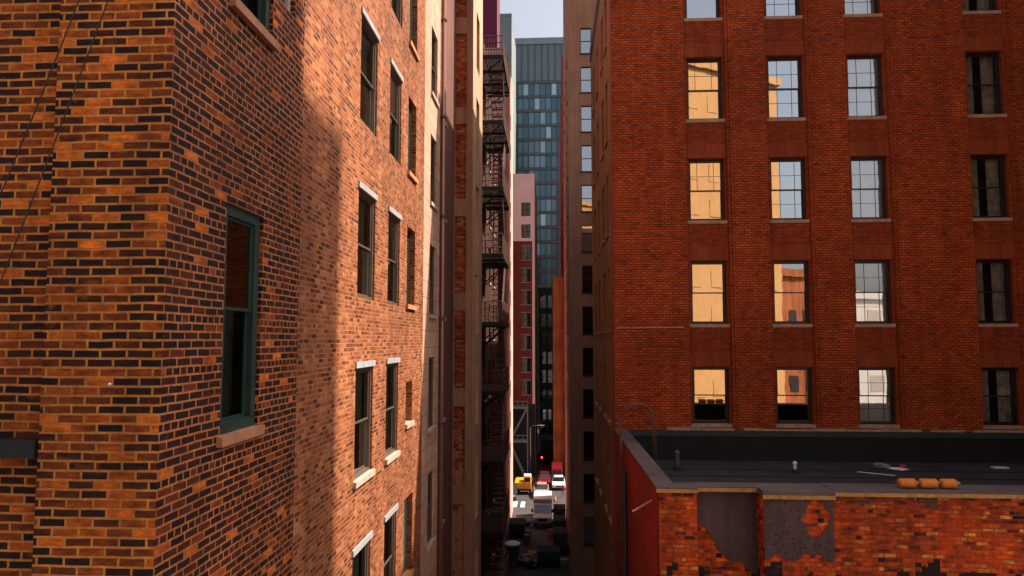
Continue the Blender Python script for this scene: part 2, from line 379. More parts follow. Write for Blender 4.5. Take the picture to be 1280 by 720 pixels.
def window(par, fc, a0, a1, z0, z1, rec=.16, fr='bronze_frame', gl='glass', sill=None, lintel=None, muntin=None, back=None, fw=.055,
           sill_out=.06, double=True, detail=True, off=0, split=.5, d0=0, sash=None, slats=False):
    """window > sash, pane, sill, lintel, blind: everything inside a hole of the wall"""
    rec = rec+d0
    bm = bmesh.new()
    for (p, q, r, s) in ((a0, a1, z0, z0+fw), (a0, a1, z1-fw, z1), (a0, a0+fw, z0+fw, z1-fw), (a1-fw, a1, z0+fw, z1-fw)):
        fc.box(bm, p+.002, q-.002, rec, rec+.12, r+.002, s-.002)
    w = obj('window', bm, fr, par)
    A0, A1, Z0, Z1 = a0+fw, a1-fw, z0+fw, z1-fw
    mid = Z0+(Z1-Z0)*split
    if detail and double:
        for k, (r, s) in enumerate(((mid-.02, Z1), (Z0, mid+.02))):
            bm = bmesh.new(); t = .035; dd = rec+.03+.04*k
            for (p, q, y, z) in ((A0, A1, r, r+t), (A0, A1, s-t, s), (A0, A0+t, r+t, s-t), (A1-t, A1, r+t, s-t)):
                fc.box(bm, p, q, dd, dd+.035, y, z)
            if muntin and k in muntin[1]:
                for f in muntin[0]:
                    fc.box(bm, A0+(A1-A0)*f-.0055, A0+(A1-A0)*f+.0055, dd+.005, dd+.03, r+t, s-t)
                fc.box(bm, A0+t, A1-t, dd+.007, dd+.028, (r+s)/2-.0055, (r+s)/2+.0055)
            obj('sash', bm, sash or fr, w)
            bm = bmesh.new()
            bm.faces.new([bm.verts.new(fc.p(*c, dd+.018)) for c in ((A0+t, r+t), (A1-t, r+t), (A1-t, s-t), (A0+t, s-t))])
            obj('pane', bm, gl, w)
    elif slats:
        bm = bmesh.new(); z = Z0
        while z < Z1-.05:
            fc.box(bm, A0, A1, rec+.01, rec+.07, z+.012, z+.045); z += .065
        obj('shutter', bm, fr, w)
    else:
        bm = bmesh.new()
        bm.faces.new([bm.verts.new(fc.p(*c, rec+.05)) for c in ((A0, Z0), (A1, Z0), (A1, Z1), (A0, Z1))])
        pn = obj('pane', bm, gl, w)
        if double:
            bm = bmesh.new(); fc.box(bm, A0, A1, rec+.01, rec+.08, mid-.03, mid+.03); obj('sash', bm, sash or fr, w)
    if sill:
        h = .10
        bm = bmesh.new(); fc.box(bm, a0-.06, a1+.06, d0-sill_out, rec+.04, z0-h, z0+.004); obj('sill', bm, sill, w)
    if lintel:
        bm = bmesh.new(); fc.box(bm, a0-.05, a1+.05, d0-.035, d0+.1, z1+.003, z1+.11); obj('lintel', bm, lintel, w)
    if back:
        bm = bmesh.new()
        if 'blind' in back:
            z = Z0 if off == 0 else Z0+(Z1-Z0)*off
            fc.box(bm, A0, A1, rec+.16, rec+.18, z, Z1)
        else:
            n = 14
            for (c0, c1) in ((A0-.05, A0+(A1-A0)*.38), (A1-(A1-A0)*.38, A1+.05)):
                vs = []
                for i in range(n+1):
                    a = c0+(c1-c0)*i/n; dd = rec+.25+.035*math.sin(i*1.9)
                    vs.append((bm.verts.new(fc.p(a, Z0-.1, dd)), bm.verts.new(fc.p(a, Z1+.05, dd))))
                for p, q in zip(vs, vs[1:]): bm.faces.new((p[0], q[0], q[1], p[1]))
        obj('blind' if 'blind' in back else 'curtain', bm, back, w)
    if detail:      # the room behind the glass
        bm = bmesh.new(); d1, d2 = rec+.13, rec+1.6
        c = [(a0-.3, z0-.2), (a1+.3, z0-.2), (a1+.3, z1+.2), (a0-.3, z1+.2)]
        bm.faces.new([bm.verts.new(fc.p(*q, d2)) for q in c])
        for i in range(4):
            p, q = c[i], c[(i+1) % 4]
            bm.faces.new([bm.verts.new(fc.p(*p, d1)), bm.verts.new(fc.p(*q, d1)), bm.verts.new(fc.p(*q, d2)), bm.verts.new(fc.p(*p, d2))])
        obj('interior', bm, 'interior', w)
    return w

def flat_roof(par, x0, x1, y0, y1, z, mat='roofing', par_h=.6, cop='coping'):
    bm = bmesh.new(); box(bm, x0+.02, x1-.02, y0+.02, y1-.02, z-.3, z-.01); r = obj('roof', bm, mat, par)
    bm = bmesh.new(); t = .3
    box(bm, x0-.04, x1+.04, y0-.04, y0+t, z, z+par_h); box(bm, x0-.04, x1+.04, y1-t, y1+.04, z, z+par_h)
    box(bm, x0-.04, x0+t, y0+t, y1-t, z, z+par_h); box(bm, x1-t, x1+.04, y0+t, y1-t, z, z+par_h)
    obj('parapet', bm, cop, r)
    return r

def rows(t0, step, h, kk, base=0): return [(base+t0+step*k-h, base+t0+step*k) for k in kk]

# ------------------------------------------------------------------ ground and roads
bm = bmesh.new(); s = 900
bm.faces.new([bm.verts.new(p) for p in ((-s, -s, -.02), (s, -s, -.02), (s, s, -.02), (-s, s, -.02))])
tag(obj('ground', bm, 'earth'), None, None, kind='structure')
bm = bmesh.new(); box(bm, -6.5, 3.4, -60, 240, -.016, 0.0); o = obj('alley', bm, 'asphalt'); o['kind'] = 'structure'
bm = bmesh.new(); box(bm, -120, 120, 83, 98, -.012, .004); o = obj('cross_street', bm, 'asphalt'); o['kind'] = 'structure'
bm = bmesh.new()
for (a, b) in ((-60, -6.4), (3.2, 60)):
    box(bm, a, b, 80.6, 82.98, 0, .13); box(bm, a, b, 98.02, 100.2, 0, .13)
o = obj('pavement', bm, 'pavement'); o['kind'] = 'structure'
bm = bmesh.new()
for k in range(3): box(bm, -5.6+k*.95, -5.1+k*.95, 84.2, 87, .005, .009)  # white stripes added as painted brightness for the sunlit patch of ground
o = obj('sunlit_stripes', bm, 'sunlit_white'); o['kind'] = 'structure'

# ------------------------------------------------------------------ near left: brick building with the corner
WX = -3.36; L = Face('L', WX); ZT = 11.0+H
b1 = root('brick_building', 'tall brick building with a sharp corner and green framed windows nearest the camera', 'building', (-3.36, 5.8, 0))
CY = 5.8
# common window rows (tops, relative to the camera) every 3.17 m
tops = [-.49+3.17*k+H for k in (-2, -1, 0, 1, 2, 3)]
near_holes = [(6.9, 7.82, H-.98, H+1.44), (6.9, 7.94, H+3.62, H+6.0), (8.12, 8.62, H+4.25, H+5.3), (6.9, 7.82, H-5.6, H-3.2)]
SEAM = 9.0
bm = bmesh.new(); holed(bm, L, CY, SEAM, 0, ZT, near_holes, .3)
obj('wall', bm, 'side_brick', b1, label='dark clinker brick wall beside the green window')
far_holes = []
cols = [(11.78, 12.95), (14.02, 15.12), (15.9, 16.85)]
for ci, (a, b) in enumerate(cols):
    for t in tops:
        if ci == 2 and abs(t-(H-.49)) < .1: far_holes.append((15.95, 16.7, H-1.95, H-.98, ci))
        else: far_holes.append((a, b, t-(1.93 if ci < 2 else 1.85), t, ci))
bm = bmesh.new(); holed(bm, L, SEAM, 18.0, 0, ZT, [h[:4] for h in far_holes], .34)
obj('wall', bm, 'common_brick', b1, label='sunlit weathered common brick side wall')
# front face with the corner pilaster and the recessed bay
bm = bmesh.new()
quadwall(bm, (-4.43, CY), (WX, CY), 0, ZT)
quadwall(bm, (-4.43, CY), (-4.43, CY+.13), 0, ZT)
quadwall(bm, (-12, CY+.13), (-4.43, CY+.13), 0, ZT)
obj('wall', bm, 'face_brick', b1, label='front wall of orange and charred bricks with pale joints')
bm = bmesh.new()
quadwall(bm, (-12, 18), (WX-.35, 18), 0, ZT); quadwall(bm, (-12, CY+.13), (-12, 18), 0, ZT)
obj('rear_wall', bm, 'dim_brick', b1)
bm = bmesh.new(); box(bm, -12, -4.45, CY-.02, CY+.12, H-1.02, H-.86); obj('ledge', bm, 'iron', b1)
flat_roof(b1, -12, WX, CY, 18, ZT)
window(b1, L, *near_holes[0], rec=.04, fr='green_frame', gl='glass_old', sill='red_sill', back='dark_curtain', fw=.12, split=.55)
window(b1, L, *near_holes[1], rec=.04, fr='green_frame', gl='glass_old', sill='red_sill', back='dark_curtain', fw=.12)
window(b1, L, *near_holes[3], rec=.04, fr='green_frame', gl='glass_old', sill='red_sill', back='dark_curtain', fw=.12)
window(b1, L, *near_holes[2], rec=.06, fr='pale_frame', gl='glass_dim', double=False)
for (a, b, z0, z1, ci) in far_holes:
    if ci < 2: window(b1, L, a, b, z0, z1, rec=.035, fr='brown_frame', gl='glass_dim', sill='limestone' if z1 < H+1 else None, lintel='pale_metal', back='dusk_blind', off=.1+.3*random.random(), fw=.06, sash='brown_frame')
    elif abs(z1-(H-.98)) < .1: window(b1, L, a, b, z0, z1, rec=.16, fr='pale_frame', gl='glass_dim', sill='limestone', fw=.05)
    else: window(b1, L, a, b, z0, z1, rec=.12, fr='green_frame', sill='orange_sill', fw=.05, double=False, slats=True, detail=True)
# small insulator on the corner pilaster
bm = bmesh.new(); bmesh.ops.create_uvsphere(bm, u_segments=12, v_segments=8, radius=.014, matrix=Matrix.Translation((-3.8, CY-.02, H-.38)))
tube(bm, [(-3.8, CY+.01, H-.38), (-3.8, CY-.02, H-.38)], .008)
tag(obj('cable_anchor', bm, 'white_paint', smooth=True), 'tiny white anchor on a brick of the corner pilaster', 'anchor')
# two thin cables hanging across the front wall
for (p, q, lab) in (((-4.85, CY-.06, H+1.35), (-3.9, CY-.08, H+4.0), 'upper thin dark cable slanting across the front brick wall'),
               ((-4.92, CY-.06, H+.25), (-3.62, CY-.06, H+4.1), 'longer thin dark cable slanting past the corner pilaster')):
    p, q = Vector(p), Vector(q); bm = bmesh.new()
    p, q = p+(p-q)*.35, q+(q-p)*.35
    pts = [p.lerp(q, i/14)+Vector((0, 0, -.12*math.sin(math.pi*i/14))) for i in range(15)]
    tube(bm, pts, .006, 6); tag(obj('cable', bm, 'cable', smooth=True), lab, 'cable', 'cables across the front wall')

# ------------------------------------------------------------------ pale stone building and its darker bay
b2 = root('stone_building', 'pale sunlit stone building with narrow windows between the brick wall and the banded pier', 'building', (-3.36, 18, 0))
Z2 = H+12.6
cA, cB = (18.95, 20.0), (21.05, 21.95)
hA = [(cA[0], cA[1], t-1.97, t) for t in tops]; hB = [(cB[0], cB[1], t-1.97, t) for t in tops]
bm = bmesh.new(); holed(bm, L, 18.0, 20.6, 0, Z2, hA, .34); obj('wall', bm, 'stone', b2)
bm = bmesh.new(); holed(bm, L, 20.6, 24.0, 0, Z2, hB, .34, d0=.05); obj('wall', bm, 'mauve', b2, label='mauve bay coloured darker than the stone')  # bay past the drainpipe takes a darker colour than the stone
bm = bmesh.new(); quadwall(bm, (-12, 18.02), (WX, 18.02), 0, Z2); quadwall(bm, (-12, 24), (-12, 18.02), 0, Z2); quadwall(bm, (-12, 24), (WX-.4, 24), 0, Z2); obj('rear_wall', bm, 'dim_brick', b2)
flat_roof(b2, -12, WX, 18, 24, Z2)
for h in hA: window(b2, L, *h, rec=.06, fr='brown_frame', gl='glass_dim', sill='limestone', back='dusk_blind', off=.4+.3*random.random())
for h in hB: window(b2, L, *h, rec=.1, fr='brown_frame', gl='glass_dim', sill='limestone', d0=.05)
bm = bmesh.new(); tube(bm, [(WX+.09, 20.62, 0), (WX+.09, 20.62, Z2)], .07, 10)
for k in range(10): tube(bm, [(WX+.09, 20.62, 2+k*3.1), (WX+.09, 20.62, 2.12+k*3.1)], .09, 10)
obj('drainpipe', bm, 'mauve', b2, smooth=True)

# ------------------------------------------------------------------ banded pier building: brick infill between concrete bands
b3 = root('banded_building', 'concrete framed building with brick infill panels facing down the alley', 'building', (-3.1, 24, 0))
F3 = Face('F', 24.0); Z3 = H+14.6; X3 = -2.74
bm = bmesh.new()
F3.box(bm, -3.52, -3.38, 0, .5, 0, Z3); F3.box(bm, -2.98, X3-.002, 0, .5, 0, Z3)
bz = [H-2.3+3.34*k for k in range(-6, 6)]
for z in bz: F3.box(bm, -3.379, -2.981, .0, .5, z, z+.62)
obj('frame', bm, 'concrete', b3)
bm = bmesh.new(); quadwall(bm, (-3.379, 24.08), (-2.981, 24.08), 0, Z3); obj('infill_panel', bm, 'patch_brick', b3)
LS = Face('L', X3)
h3 = [(25.1, 26.2, H-.9+3.34*k-2.2, H-.9+3.34*k) for k in range(-4, 5)]
bm = bmesh.new(); holed(bm, LS, 24.0, 27.4, 0, Z3, h3, .3)
quadwall(bm, (X3, 27.4), (-9, 27.4), 0, Z3); obj('side_wall', bm, 'cream_side', b3)
bm = bmesh.new(); quadwall(bm, (-9, 24.5), (-3.52, 24.5), 0, Z3); quadwall(bm, (-9, 24.5), (-9, 27.4), 0, Z3); obj('rear_wall', bm, 'dim_brick', b3)
for h in h3: window(b3, LS, *h, rec=.18, fr='brown_frame', gl='glass_dim')
flat_roof(b3, -9, X3, 24, 27.4, Z3)

# ------------------------------------------------------------------ fire escape building and the ones beyond on the same side
def simple_building(name, label, x0, x1, y0, y1, z, mat, faces, wins, sill=None, fr='bronze_frame', gl='glass_far', rec=.15, roofm='roofing', par_h=.6, detail=False, lintel=None):
    """faces with windows: dict kind -> list of holes; the other sides are plain"""
    r = root(name, label, 'building', ((x0+x1)/2, y0, 0))
    bm = bmesh.new()
    for kind, c, a0, a1 in (('F', y0, x0, x1), ('L', x1, y0, y1), ('W', x0, y0, y1)):
        holed(bm, Face(kind, c), a0, a1, 0, z, wins.get(kind, []), .3)
    quadwall(bm, (x0, y1), (x1, y1), 0, z)
    obj('wall', bm, mat, r)
    flat_roof(r, x0, x1, y0, y1, z, roofm, par_h, cop=mat)
    for kind, c in (('F', y0), ('L', x1), ('W', x0)):
        for h in wins.get(kind, []):
            window(r, Face(kind, c), *h, rec=rec, fr=fr, gl=gl, sill=sill, detail=detail, lintel=lintel)
    if wins:
        bm = bmesh.new(); box(bm, x0+1, x1-1, y0+1, y1-1, .1, z-.5); obj('interior', bm, 'interior', r)
    return r

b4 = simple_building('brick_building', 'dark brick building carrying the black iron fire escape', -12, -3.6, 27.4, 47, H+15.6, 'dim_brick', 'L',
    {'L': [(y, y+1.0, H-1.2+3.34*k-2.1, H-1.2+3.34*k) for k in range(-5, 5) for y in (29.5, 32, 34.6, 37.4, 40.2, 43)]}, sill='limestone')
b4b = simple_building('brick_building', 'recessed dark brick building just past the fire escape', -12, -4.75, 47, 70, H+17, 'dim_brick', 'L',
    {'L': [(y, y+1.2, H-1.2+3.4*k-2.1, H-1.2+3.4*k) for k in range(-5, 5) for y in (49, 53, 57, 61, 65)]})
b5 = simple_building('pink_building', 'narrow pale pink wall of a building beyond the fire escape', -14, -4.5, 70, 82.5, H+30, 'pink_wall', 'L',
    {'L': [(y, y+1.0, H+26-3.4*k-1.8, H+26-3.4*k) for k in range(0, 12) for y in (73, 77.5)]})

# maroon building, grey slab
simple_building('maroon_tower', 'plain maroon tower rising above the fire escape top', -24, -7.05, 90, 95, H+64, 'maroon', '', {})
# (the pink wall building stands in front of it)
slab = simple_building('office_slab', 'grey windowless slab tower left of the glass tower', -34, -8.0, 142, 160, H+69, 'slab_grey', '', {})

# white topped red building across the cross street
f6 = [(-4.35, -2.95, H+20.8-3.35*k-2.1, H+20.8-3.35*k) for k in range(9)]
b6 = root('red_building', 'narrow red brown building with white top storeys closing the alley view', 'building', (-4, 103, 0))
F6 = Face('F', 103)
zs = H+14.9
bm = bmesh.new(); holed(bm, F6, -14, -2.35, zs, H+24.6, [f for f in f6 if f[2] > zs], .3); holed(bm, Face('L', -2.35), 103, 125, zs, H+24.6, [], .3); obj('wall', bm, 'white_block', b6, label='white upper storeys')
bm = bmesh.new(); holed(bm, F6, -14, -2.7, H-9.5, zs, [f for f in f6 if f[3] < zs], .3); obj('wall', bm, 'red_block', b6, label='red brown lower storeys')
bm = bmesh.new(); F6.box(bm, -2.7, -2.35, .002, .5, H-9.5, zs-.002); holed(bm, Face('L', -2.35), 103.5, 125, 0, zs, [], .3); obj('corner_strip', bm, 'white_block', b6)
bm = bmesh.new(); F6.box(bm, -14, -2.36, .4, 1, 0, H-9.5); obj('shopfront', bm, 'dark_block', b6)
bm = bmesh.new(); F6.box(bm, -14, -2.3, -.5, .39, H-10.4, H-9.6); obj('canopy', bm, 'dark_block', b6)
for f in f6: window(b6, F6, *f, rec=.12, fr='bronze_frame', gl='auto_glass', sill='pale_metal' if f[3] < zs else None, lintel='pale_metal' if f[3] < zs else None, detail=False, sill_out=.12)
bm = bmesh.new(); box(bm, -13.5, -3.5, 104, 124, H-9, H+24); obj('interior', bm, 'interior', b6)
flat_roof(b6, -14, -2.35, 103, 125, H+24.6, cop='white_block')

# dark low block at the end of the alley
simple_building('dark_building', 'dark low glass fronted block at the very end of the alley', -2.2, 9, 126, 150, H+9, 'tower_frame', '',
    {'F': [(-1.9+1.4*i, -.8+1.4*i, H+8.2-3.4*k-2.4, H+8.2-3.4*k) for i in range(3) for k in range(9)]}, fr='tower_frame', gl='glass_side')

# ------------------------------------------------------------------ glass tower
tw = root('glass_tower', 'blue green glass office tower filling the gap above the alley', 'tower', (4, 166, 0))
TX0, TX1, TY = -9.3, 24, 166.0; TT = H+74.6
bm = bmesh.new(); box(bm, TX0, TX1, TY+.25, TY+30, 0, TT-.5); obj('core', bm, 'tower_frame', tw)
bm = bmesh.new(); box(bm, TX0-.1, TX1+.1, TY-.15, TY+.2, TT-1.3, TT+.3); obj('parapet', bm, 'tower_cap', tw)
bm = bmesh.new(); box(bm, TX0, TX1, TY+.2, TY+30, TT-.5, TT); obj('roof', bm, 'roofing', tw)
bm = bmesh.new(); box(bm, TX0, TX1, TY+.1, TY+.24, H+64, TT-1.35); obj('louvre_band', bm, 'tower_louvre', tw)
bm = bmesh.new()
x = TX0+.8
while x < TX1: box(bm, x-.09, x+.09, TY-.2, TY+.1, H+64, TT-1.35); x += 1.66
obj('louvre_fin', bm, 'tower_frame', tw)['kind'] = 'stuff'
PW, PH = 1.39, 3.62
bm = bmesh.new(); x = TX0
while x <= TX1+.1: box(bm, x-.06, x+.06, TY-.05, TY+.2, 0, H+63.9); x += PW
obj('mullion', bm, 'tower_frame', tw)['kind'] = 'stuff'
bm = bmesh.new(); z = H+63.9
while z > 0: box(bm, TX0, TX1, TY-.02, TY+.22, z-.62, z); z -= PH
obj('spandrel', bm, 'tower_frame', tw)['kind'] = 'stuff'
proto = None; rest = bmesh.new(); cnt = 0
for k in range(23):
    for i in range(int((TX1-TX0)/PW)):
        xa = TX0+i*PW+.1; zb = H+63.9-.62-k*PH-2.9
        if zb < .5: continue
        if i < 8 and k < 16 and cnt < 100 and k >= 0:
            if proto is None:
                b_ = bmesh.new(); q = [(0, 0), (PW-.2, 0), (PW-.2, 2.8), (0, 2.8)]
                b_.faces.new([b_.verts.new((p[0], 0, p[1])) for p in q]); proto = obj('glass_pane', b_, 'tower_glass', tw, world=False); o = proto
            else:
                o = proto.copy(); COL.objects.link(o); o.parent = tw
            o.location = (xa-4, .15, zb); cnt += 1
        else:
            rest.faces.new([rest.verts.new((p[0], TY+.15, p[1])) for p in ((xa, zb), (xa+PW-.2, zb), (xa+PW-.2, zb+2.8), (xa, zb+2.8))])
obj('glass_pane', rest, 'tower_glass', tw)['kind'] = 'stuff'

# ------------------------------------------------------------------ right: rust brick building
RX, RY = 2.02, 22.0; RT = H+13.6
br = root('office_building', 'rust red brick office block with paired sash windows between brick piers', 'building', (RX, RY, 0))
FR = Face('F', RY)
wc = [(4.46, 5.60), (7.04, 8.16), (9.56, 10.68), (13.26, 14.36)]
wr = [(H+10.5, H+12.4), (H+7.12, H+9.17), (H+3.81, H+5.82), (H+.50, H+2.51), (H-2.62, H-.85)]
wr_b = wr + [(H-5.95, H-4.1)]
low = 11.0
# bays (recessed 0.1) and piers
bays = [(a-.10, b+.07) for a, b in wc]
bm = bmesh.new()
e = [RX] + [v for bb in bays for v in bb] + [15.6]
for i in range(0, len(e), 2):
    a, b = e[i], e[i+1]
    FR.box(bm, a, b, 0, .42, 0, RT)
    if i > 0: pass
obj('pier', bm, 'rust_brick', br)
# narrow raised edge strips beside the bays give the double groove line of the photo
bm = bmesh.new()
for (a, b) in bays:
    FR.box(bm, b+.10, b+.16, -.035, .0-.001, H-2.72, RT); FR.box(bm, b+.004, b+.03, -.035, -.001, H-2.72, RT)
obj('pier_edge', bm, 'rust_brick', br)
bm = bmesh.new(); bsl = []
for (a, b), (w0, w1) in zip(bays, wc):
    hs = [(w0, w1, z0, z1) for z0, z1 in wr_b]
    holed(bm, FR, a, b, 0, RT, hs, .3, d0=.10)
    for z0, z1 in wr_b: bs = bmesh.new(); FR.box(bs, a+.003, b-.003, .07, .12, z1+.02, z1+.47); bsl.append(bs)
obj('spandrel', bm, 'panel_brick', br)
for bs in bsl: obj('soldier_course', bs, 'soldier_brick', br)
for ci, (w0, w1) in enumerate(wc):
    for ri, (z0, z1) in enumerate(wr_b):
        back = None; off = 0
        gl = ['glass_high', 'glass_high', 'glass_mid', 'glass_clear'][ci]
        mun = None
        if ci == 2 or (ci == 1 and ri in (0, 1, 2)): mun = ((.30, .76), (0, 1))
        if ci == 0 and ri in (1, 2): mun = ((.24, .76), (0,))
        if ci == 2: back = 'blind'
        if ci == 0 and ri in (2, 3): back, off = 'blind', .12
        if ci == 3: back = 'curtain'
        if ci == 1 and ri == 3: back = 'curtain'
        window(br, FR, w0, w1, z0, z1, rec=.14, d0=.10, fr='bronze_frame', gl=gl, sill='pale_sill', sill_out=.02, muntin=mun, back=back, off=off, fw=.06, sash='bronze_frame')
# top-row windows above the frame line
for ci, (w0, w1) in enumerate(wc):
    pass
# alley side
WR = Face('W', RX)
sc = [(23.6, 24.5), (25.3, 26.3), (28.0, 29.0), (30.2, 31.2)]
sh = [(a, b, z0-.15, z1-.05) for a, b in sc for z0, z1 in wr_b]
bm = bmesh.new(); holed(bm, WR, RY+.421, 33, 0, RT, sh, .3); obj('side_wall', bm, 'tan_cement', br, label='tan cement alley side wall')
for h in sh: window(br, WR, *h, rec=.2, fr='bronze_frame', gl='glass_side', sill='red_sill')
bm = bmesh.new(); quadwall(bm, (RX, 33), (15.6, 33), 0, RT); quadwall(bm, (15.6, RY+.42), (15.6, 33), 0, RT); obj('rear_wall', bm, 'dim_brick', br)
flat_roof(br, RX, 15.6, RY, 33, RT)
# thin pale cable along the facade
bm = bmesh.new(); tube(bm, [(RX+.05, RY-.03, H+.38), (4.2, RY-.03, H+.40)], .012, 6); tag(obj('cable', bm, 'pale_frame'), 'thin pale cable strung across the rust brick at third storey', 'cable')

# ------------------------------------------------------------------ low brick building in front of it, with tar roof
LX, LY, LZ, RZ = 2.02, 13.45, H-2.78, H-3.72
lb = root('low_building', 'low derelict orange brick building with a black tar roof and peeling plaster', 'building', (LX, LY, 0))
FL = Face('F', LY)
bm = bmesh.new()
FL.box(bm, LX+.012, 2.75, 0, .4, 0, LZ-.07)                 # corner pilaster
FL.box(bm, 3.93, 5.20, -.17, .4, 0, LZ-.10)               # projecting buttress
FL.box(bm, 5.20, 18, -.08, .4, 0, LZ-.075)
obj('wall', bm, 'old_brick', lb)
bm = bmesh.new(); FL.box(bm, 2.751, 3.929, .30, .4, 0, LZ-.07)
obj('wall', bm, M['old_brick'], lb, label='recessed bay with grey plaster over brick')
def skin(a0, a1, z1, d, keep):
    """thin plaster skin broken away along the brick joints"""
    from mathutils import noise as mn
    bm = bmesh.new(); da, dz = .03, .0267; na = int((a1-a0)/da); nz = int((z1-H+5)/dz)
    on = [[keep(a0+(i+.5)*da + .07*mn.noise((i*.23, k*.23, 1.5)) + .02*mn.noise((i*.9, k*.9, 3)), z1-(k+.5)*dz + .10*mn.noise((i*.17, k*.2, 7.7)) + .03*mn.noise((i*.8, k*.8, 9))) for k in range(nz)] for i in range(na)]
    V = {}
    def v(i, k, q):
        if (i, k, q) not in V:
            jx = .011*mn.noise((i*1.7, k*1.3, q*0+5.5)) if 0 < i < na else 0; jz = .011*mn.noise((i*1.1, k*1.9, 8.5)) if k else 0
            V[(i, k, q)] = bm.verts.new(FL.p(a0+(a1-a0)*i/na+jx, z1-k*dz+jz, d+.018*q-(0 if q else .006*abs(mn.noise((i*.3, k*.3, 2))))))
        return V[(i, k, q)]
    for i in range(na):
        for k in range(nz):
            if not on[i][k]: continue
            bm.faces.new((v(i, k, 0), v(i+1, k, 0), v(i+1, k+1, 0), v(i, k+1, 0)))
            for (di, dk, c) in ((-1, 0, ((i, k), (i, k+1))), (1, 0, ((i+1, k), (i+1, k+1))), (0, 1, ((i, k+1), (i+1, k+1))), (0, -1, ((i, k), (i+1, k)))):
                ii, kk = i+di, k+dk
                if not (0 <= ii < na and 0 <= kk < nz and on[ii][kk]):
                    bm.faces.new((v(*c[0], 0), v(*c[1], 0), v(*c[1], 1), v(*c[0], 1)))
    return obj('plaster', bm, 'grey_plaster', lb)
jit = random.Random(3)
def keep1(a, z):
    t = (a-2.75)/1.18; e_ = H-3.66-.75*min(1, max(0, (t-.12)*1.5))+.10*math.sin(a*9)
    return z > e_
skin(2.752, 3.927, LZ-.09, .279, keep1)
def keep2(a, z):
    e_ = H-3.98+.06*math.sin(a*11)
    hole = ((a-4.88)/.26)**2+((z-(H-3.28))/.32)**2 < 1
    chip = math.sin(a*37+z*23)*math.sin(a*17-z*31) > .80
    return z > e_ and not hole and not chip
skin(3.935, 5.19, LZ-.115, -.19, keep2)
# alley wall, painted dark red, and the inner faces of the parapet
bm = bmesh.new()
quadwall(bm, (LX, LY), (LX, RY), 0, LZ-.07)
obj('side_wall', bm, 'red_paint', lb, label='dark red painted alley wall')
bm = bmesh.new(); box(bm, LX+.012, LX+.32, LY+.401, RY-.03, H-5, LZ-.08); box(bm, LX+.32, 18, LY+.401, LY+.45, H-5, LZ-.105); obj('parapet', bm, 'tar', lb)
bm = bmesh.new(); box(bm, LX+.3, 18, LY+.4, RY-.02, RZ-.3, RZ); obj('roof', bm, 'roofing', lb)
bm = bmesh.new()
box(bm, LX-.03, 2.77, LY-.04, LY+.44, LZ-.066, LZ); box(bm, 2.772, 3.91, LY+.10, LY+.50, LZ-.066, LZ-.002); box(bm, 3.912, 5.22, LY-.24, LY+.5, LZ-.125, LZ-.004); box(bm, 5.222, 18, LY-.13, LY+.5, LZ-.07, LZ+.006)
box(bm, LX-.03, LX+.36, LY+.442, RY-.04, LZ-.066, LZ)
obj('coping', bm, 'coping', lb, bevel=.008)
bm = bmesh.new()
box(bm, LX-.034, 2.774, LY-.05, LY-.041, LZ-.1, LZ-.03); box(bm, 2.776, 3.906, LY+.09, LY+.099, LZ-.1, LZ-.03); box(bm, 3.908, 5.22, LY-.25, LY-.241, LZ-.15, LZ-.08); box(bm, 5.224, 18, LY-.14, LY-.131, LZ-.11, LZ-.04)
obj('metal_edge', bm, 'gold_edge', lb)
for k in range(7):
    bm = bmesh.new(); y_ = LY+.9+k*1.02+.02*math.sin(k*7); prev = None
    for i in range(41):
        xx = LX+.4+i*.33; yy = y_+.03*math.sin(i*.9+k*2)
        cur = [bm.verts.new((xx, yy+o_, RZ+h_)) for o_, h_ in ((-.05, .001), (-.045, .012), (.045, .012), (.05, .001))]
        if prev:
            for j in range(3): bm.faces.new((prev[j], cur[j], cur[j+1], prev[j+1]))
        prev = cur
    obj('felt_seam', bm, 'tar', lb)
# tar upstand and flashing where the roof meets the tall facade
bm = bmesh.new(); box(bm, LX+.37, 15.5, RY-.06, RY-.004, RZ+.002, H-2.98); obj('upstand', bm, 'tar', lb)
bm = bmesh.new(); box(bm, LX+.05, 15.5, RY-.09, RY-.004, H-2.978, H-2.80); obj('flashing', bm, 'teal_flash', lb)
bm = bmesh.new(); x = 3.6
while x < 15.3:
    w = random.uniform(.4, 1.5)
    box(bm, x, x+w, RY-.11-.02*random.random(), RY-.005, H-2.797, H-2.745+random.uniform(-.01, .03)); x += w+random.choice((.02, .03, .3))
obj('flashing', bm, 'pale_sill', lb, label='broken pale mortar fillet')
# pipes on the red side wall
bm = bmesh.new(); tube(bm, [(LX-.12, 18.2, 0), (LX-.12, 18.2, LZ-.6)], .06, 10); tube(bm, [(LX-.1, 18.75, 0), (LX-.1, 18.75, LZ-1)], .035, 8); obj('drainpipe', bm, 'iron', lb, smooth=True)
bm = bmesh.new(); tube(bm, [(LX, 14.2, H-3.2), (LX-.42, 14.0, H-3.38)], .018, 8); tag(obj('pipe_stub', bm, 'pink_wall'), 'short pale pipe stub sticking out of the dark red wall', 'pipe')
# conduit strips on upstand
# roof ladder with hooped hand rails
ld = root('roof_ladder', 'rusty ladder with hooped handrails climbing over the roof edge', 'ladder', (2.0, 18.9, 0))
for y in (18.75, 19.2):
    pts = [(1.88, y, H-9), (1.88, y, H-2.2)] + [(2.33-.45*math.cos(a), y, H-2.2+.48*math.sin(a)) for a in [math.pi*i/10 for i in range(1, 10)]] + [(2.78, y, H-2.2), (2.78, y, RZ)]
    bm = bmesh.new(); tube(bm, pts, .022, 8); obj('handrail', bm, 'rust_iron', ld, smooth=True)
for k in range(20):
    bm = bmesh.new(); z = H-8.8+k*.32; tube(bm, [(1.88, 18.75, z), (1.88, 19.2, z)], .013, 6); obj('rung', bm, 'rust_iron', ld)
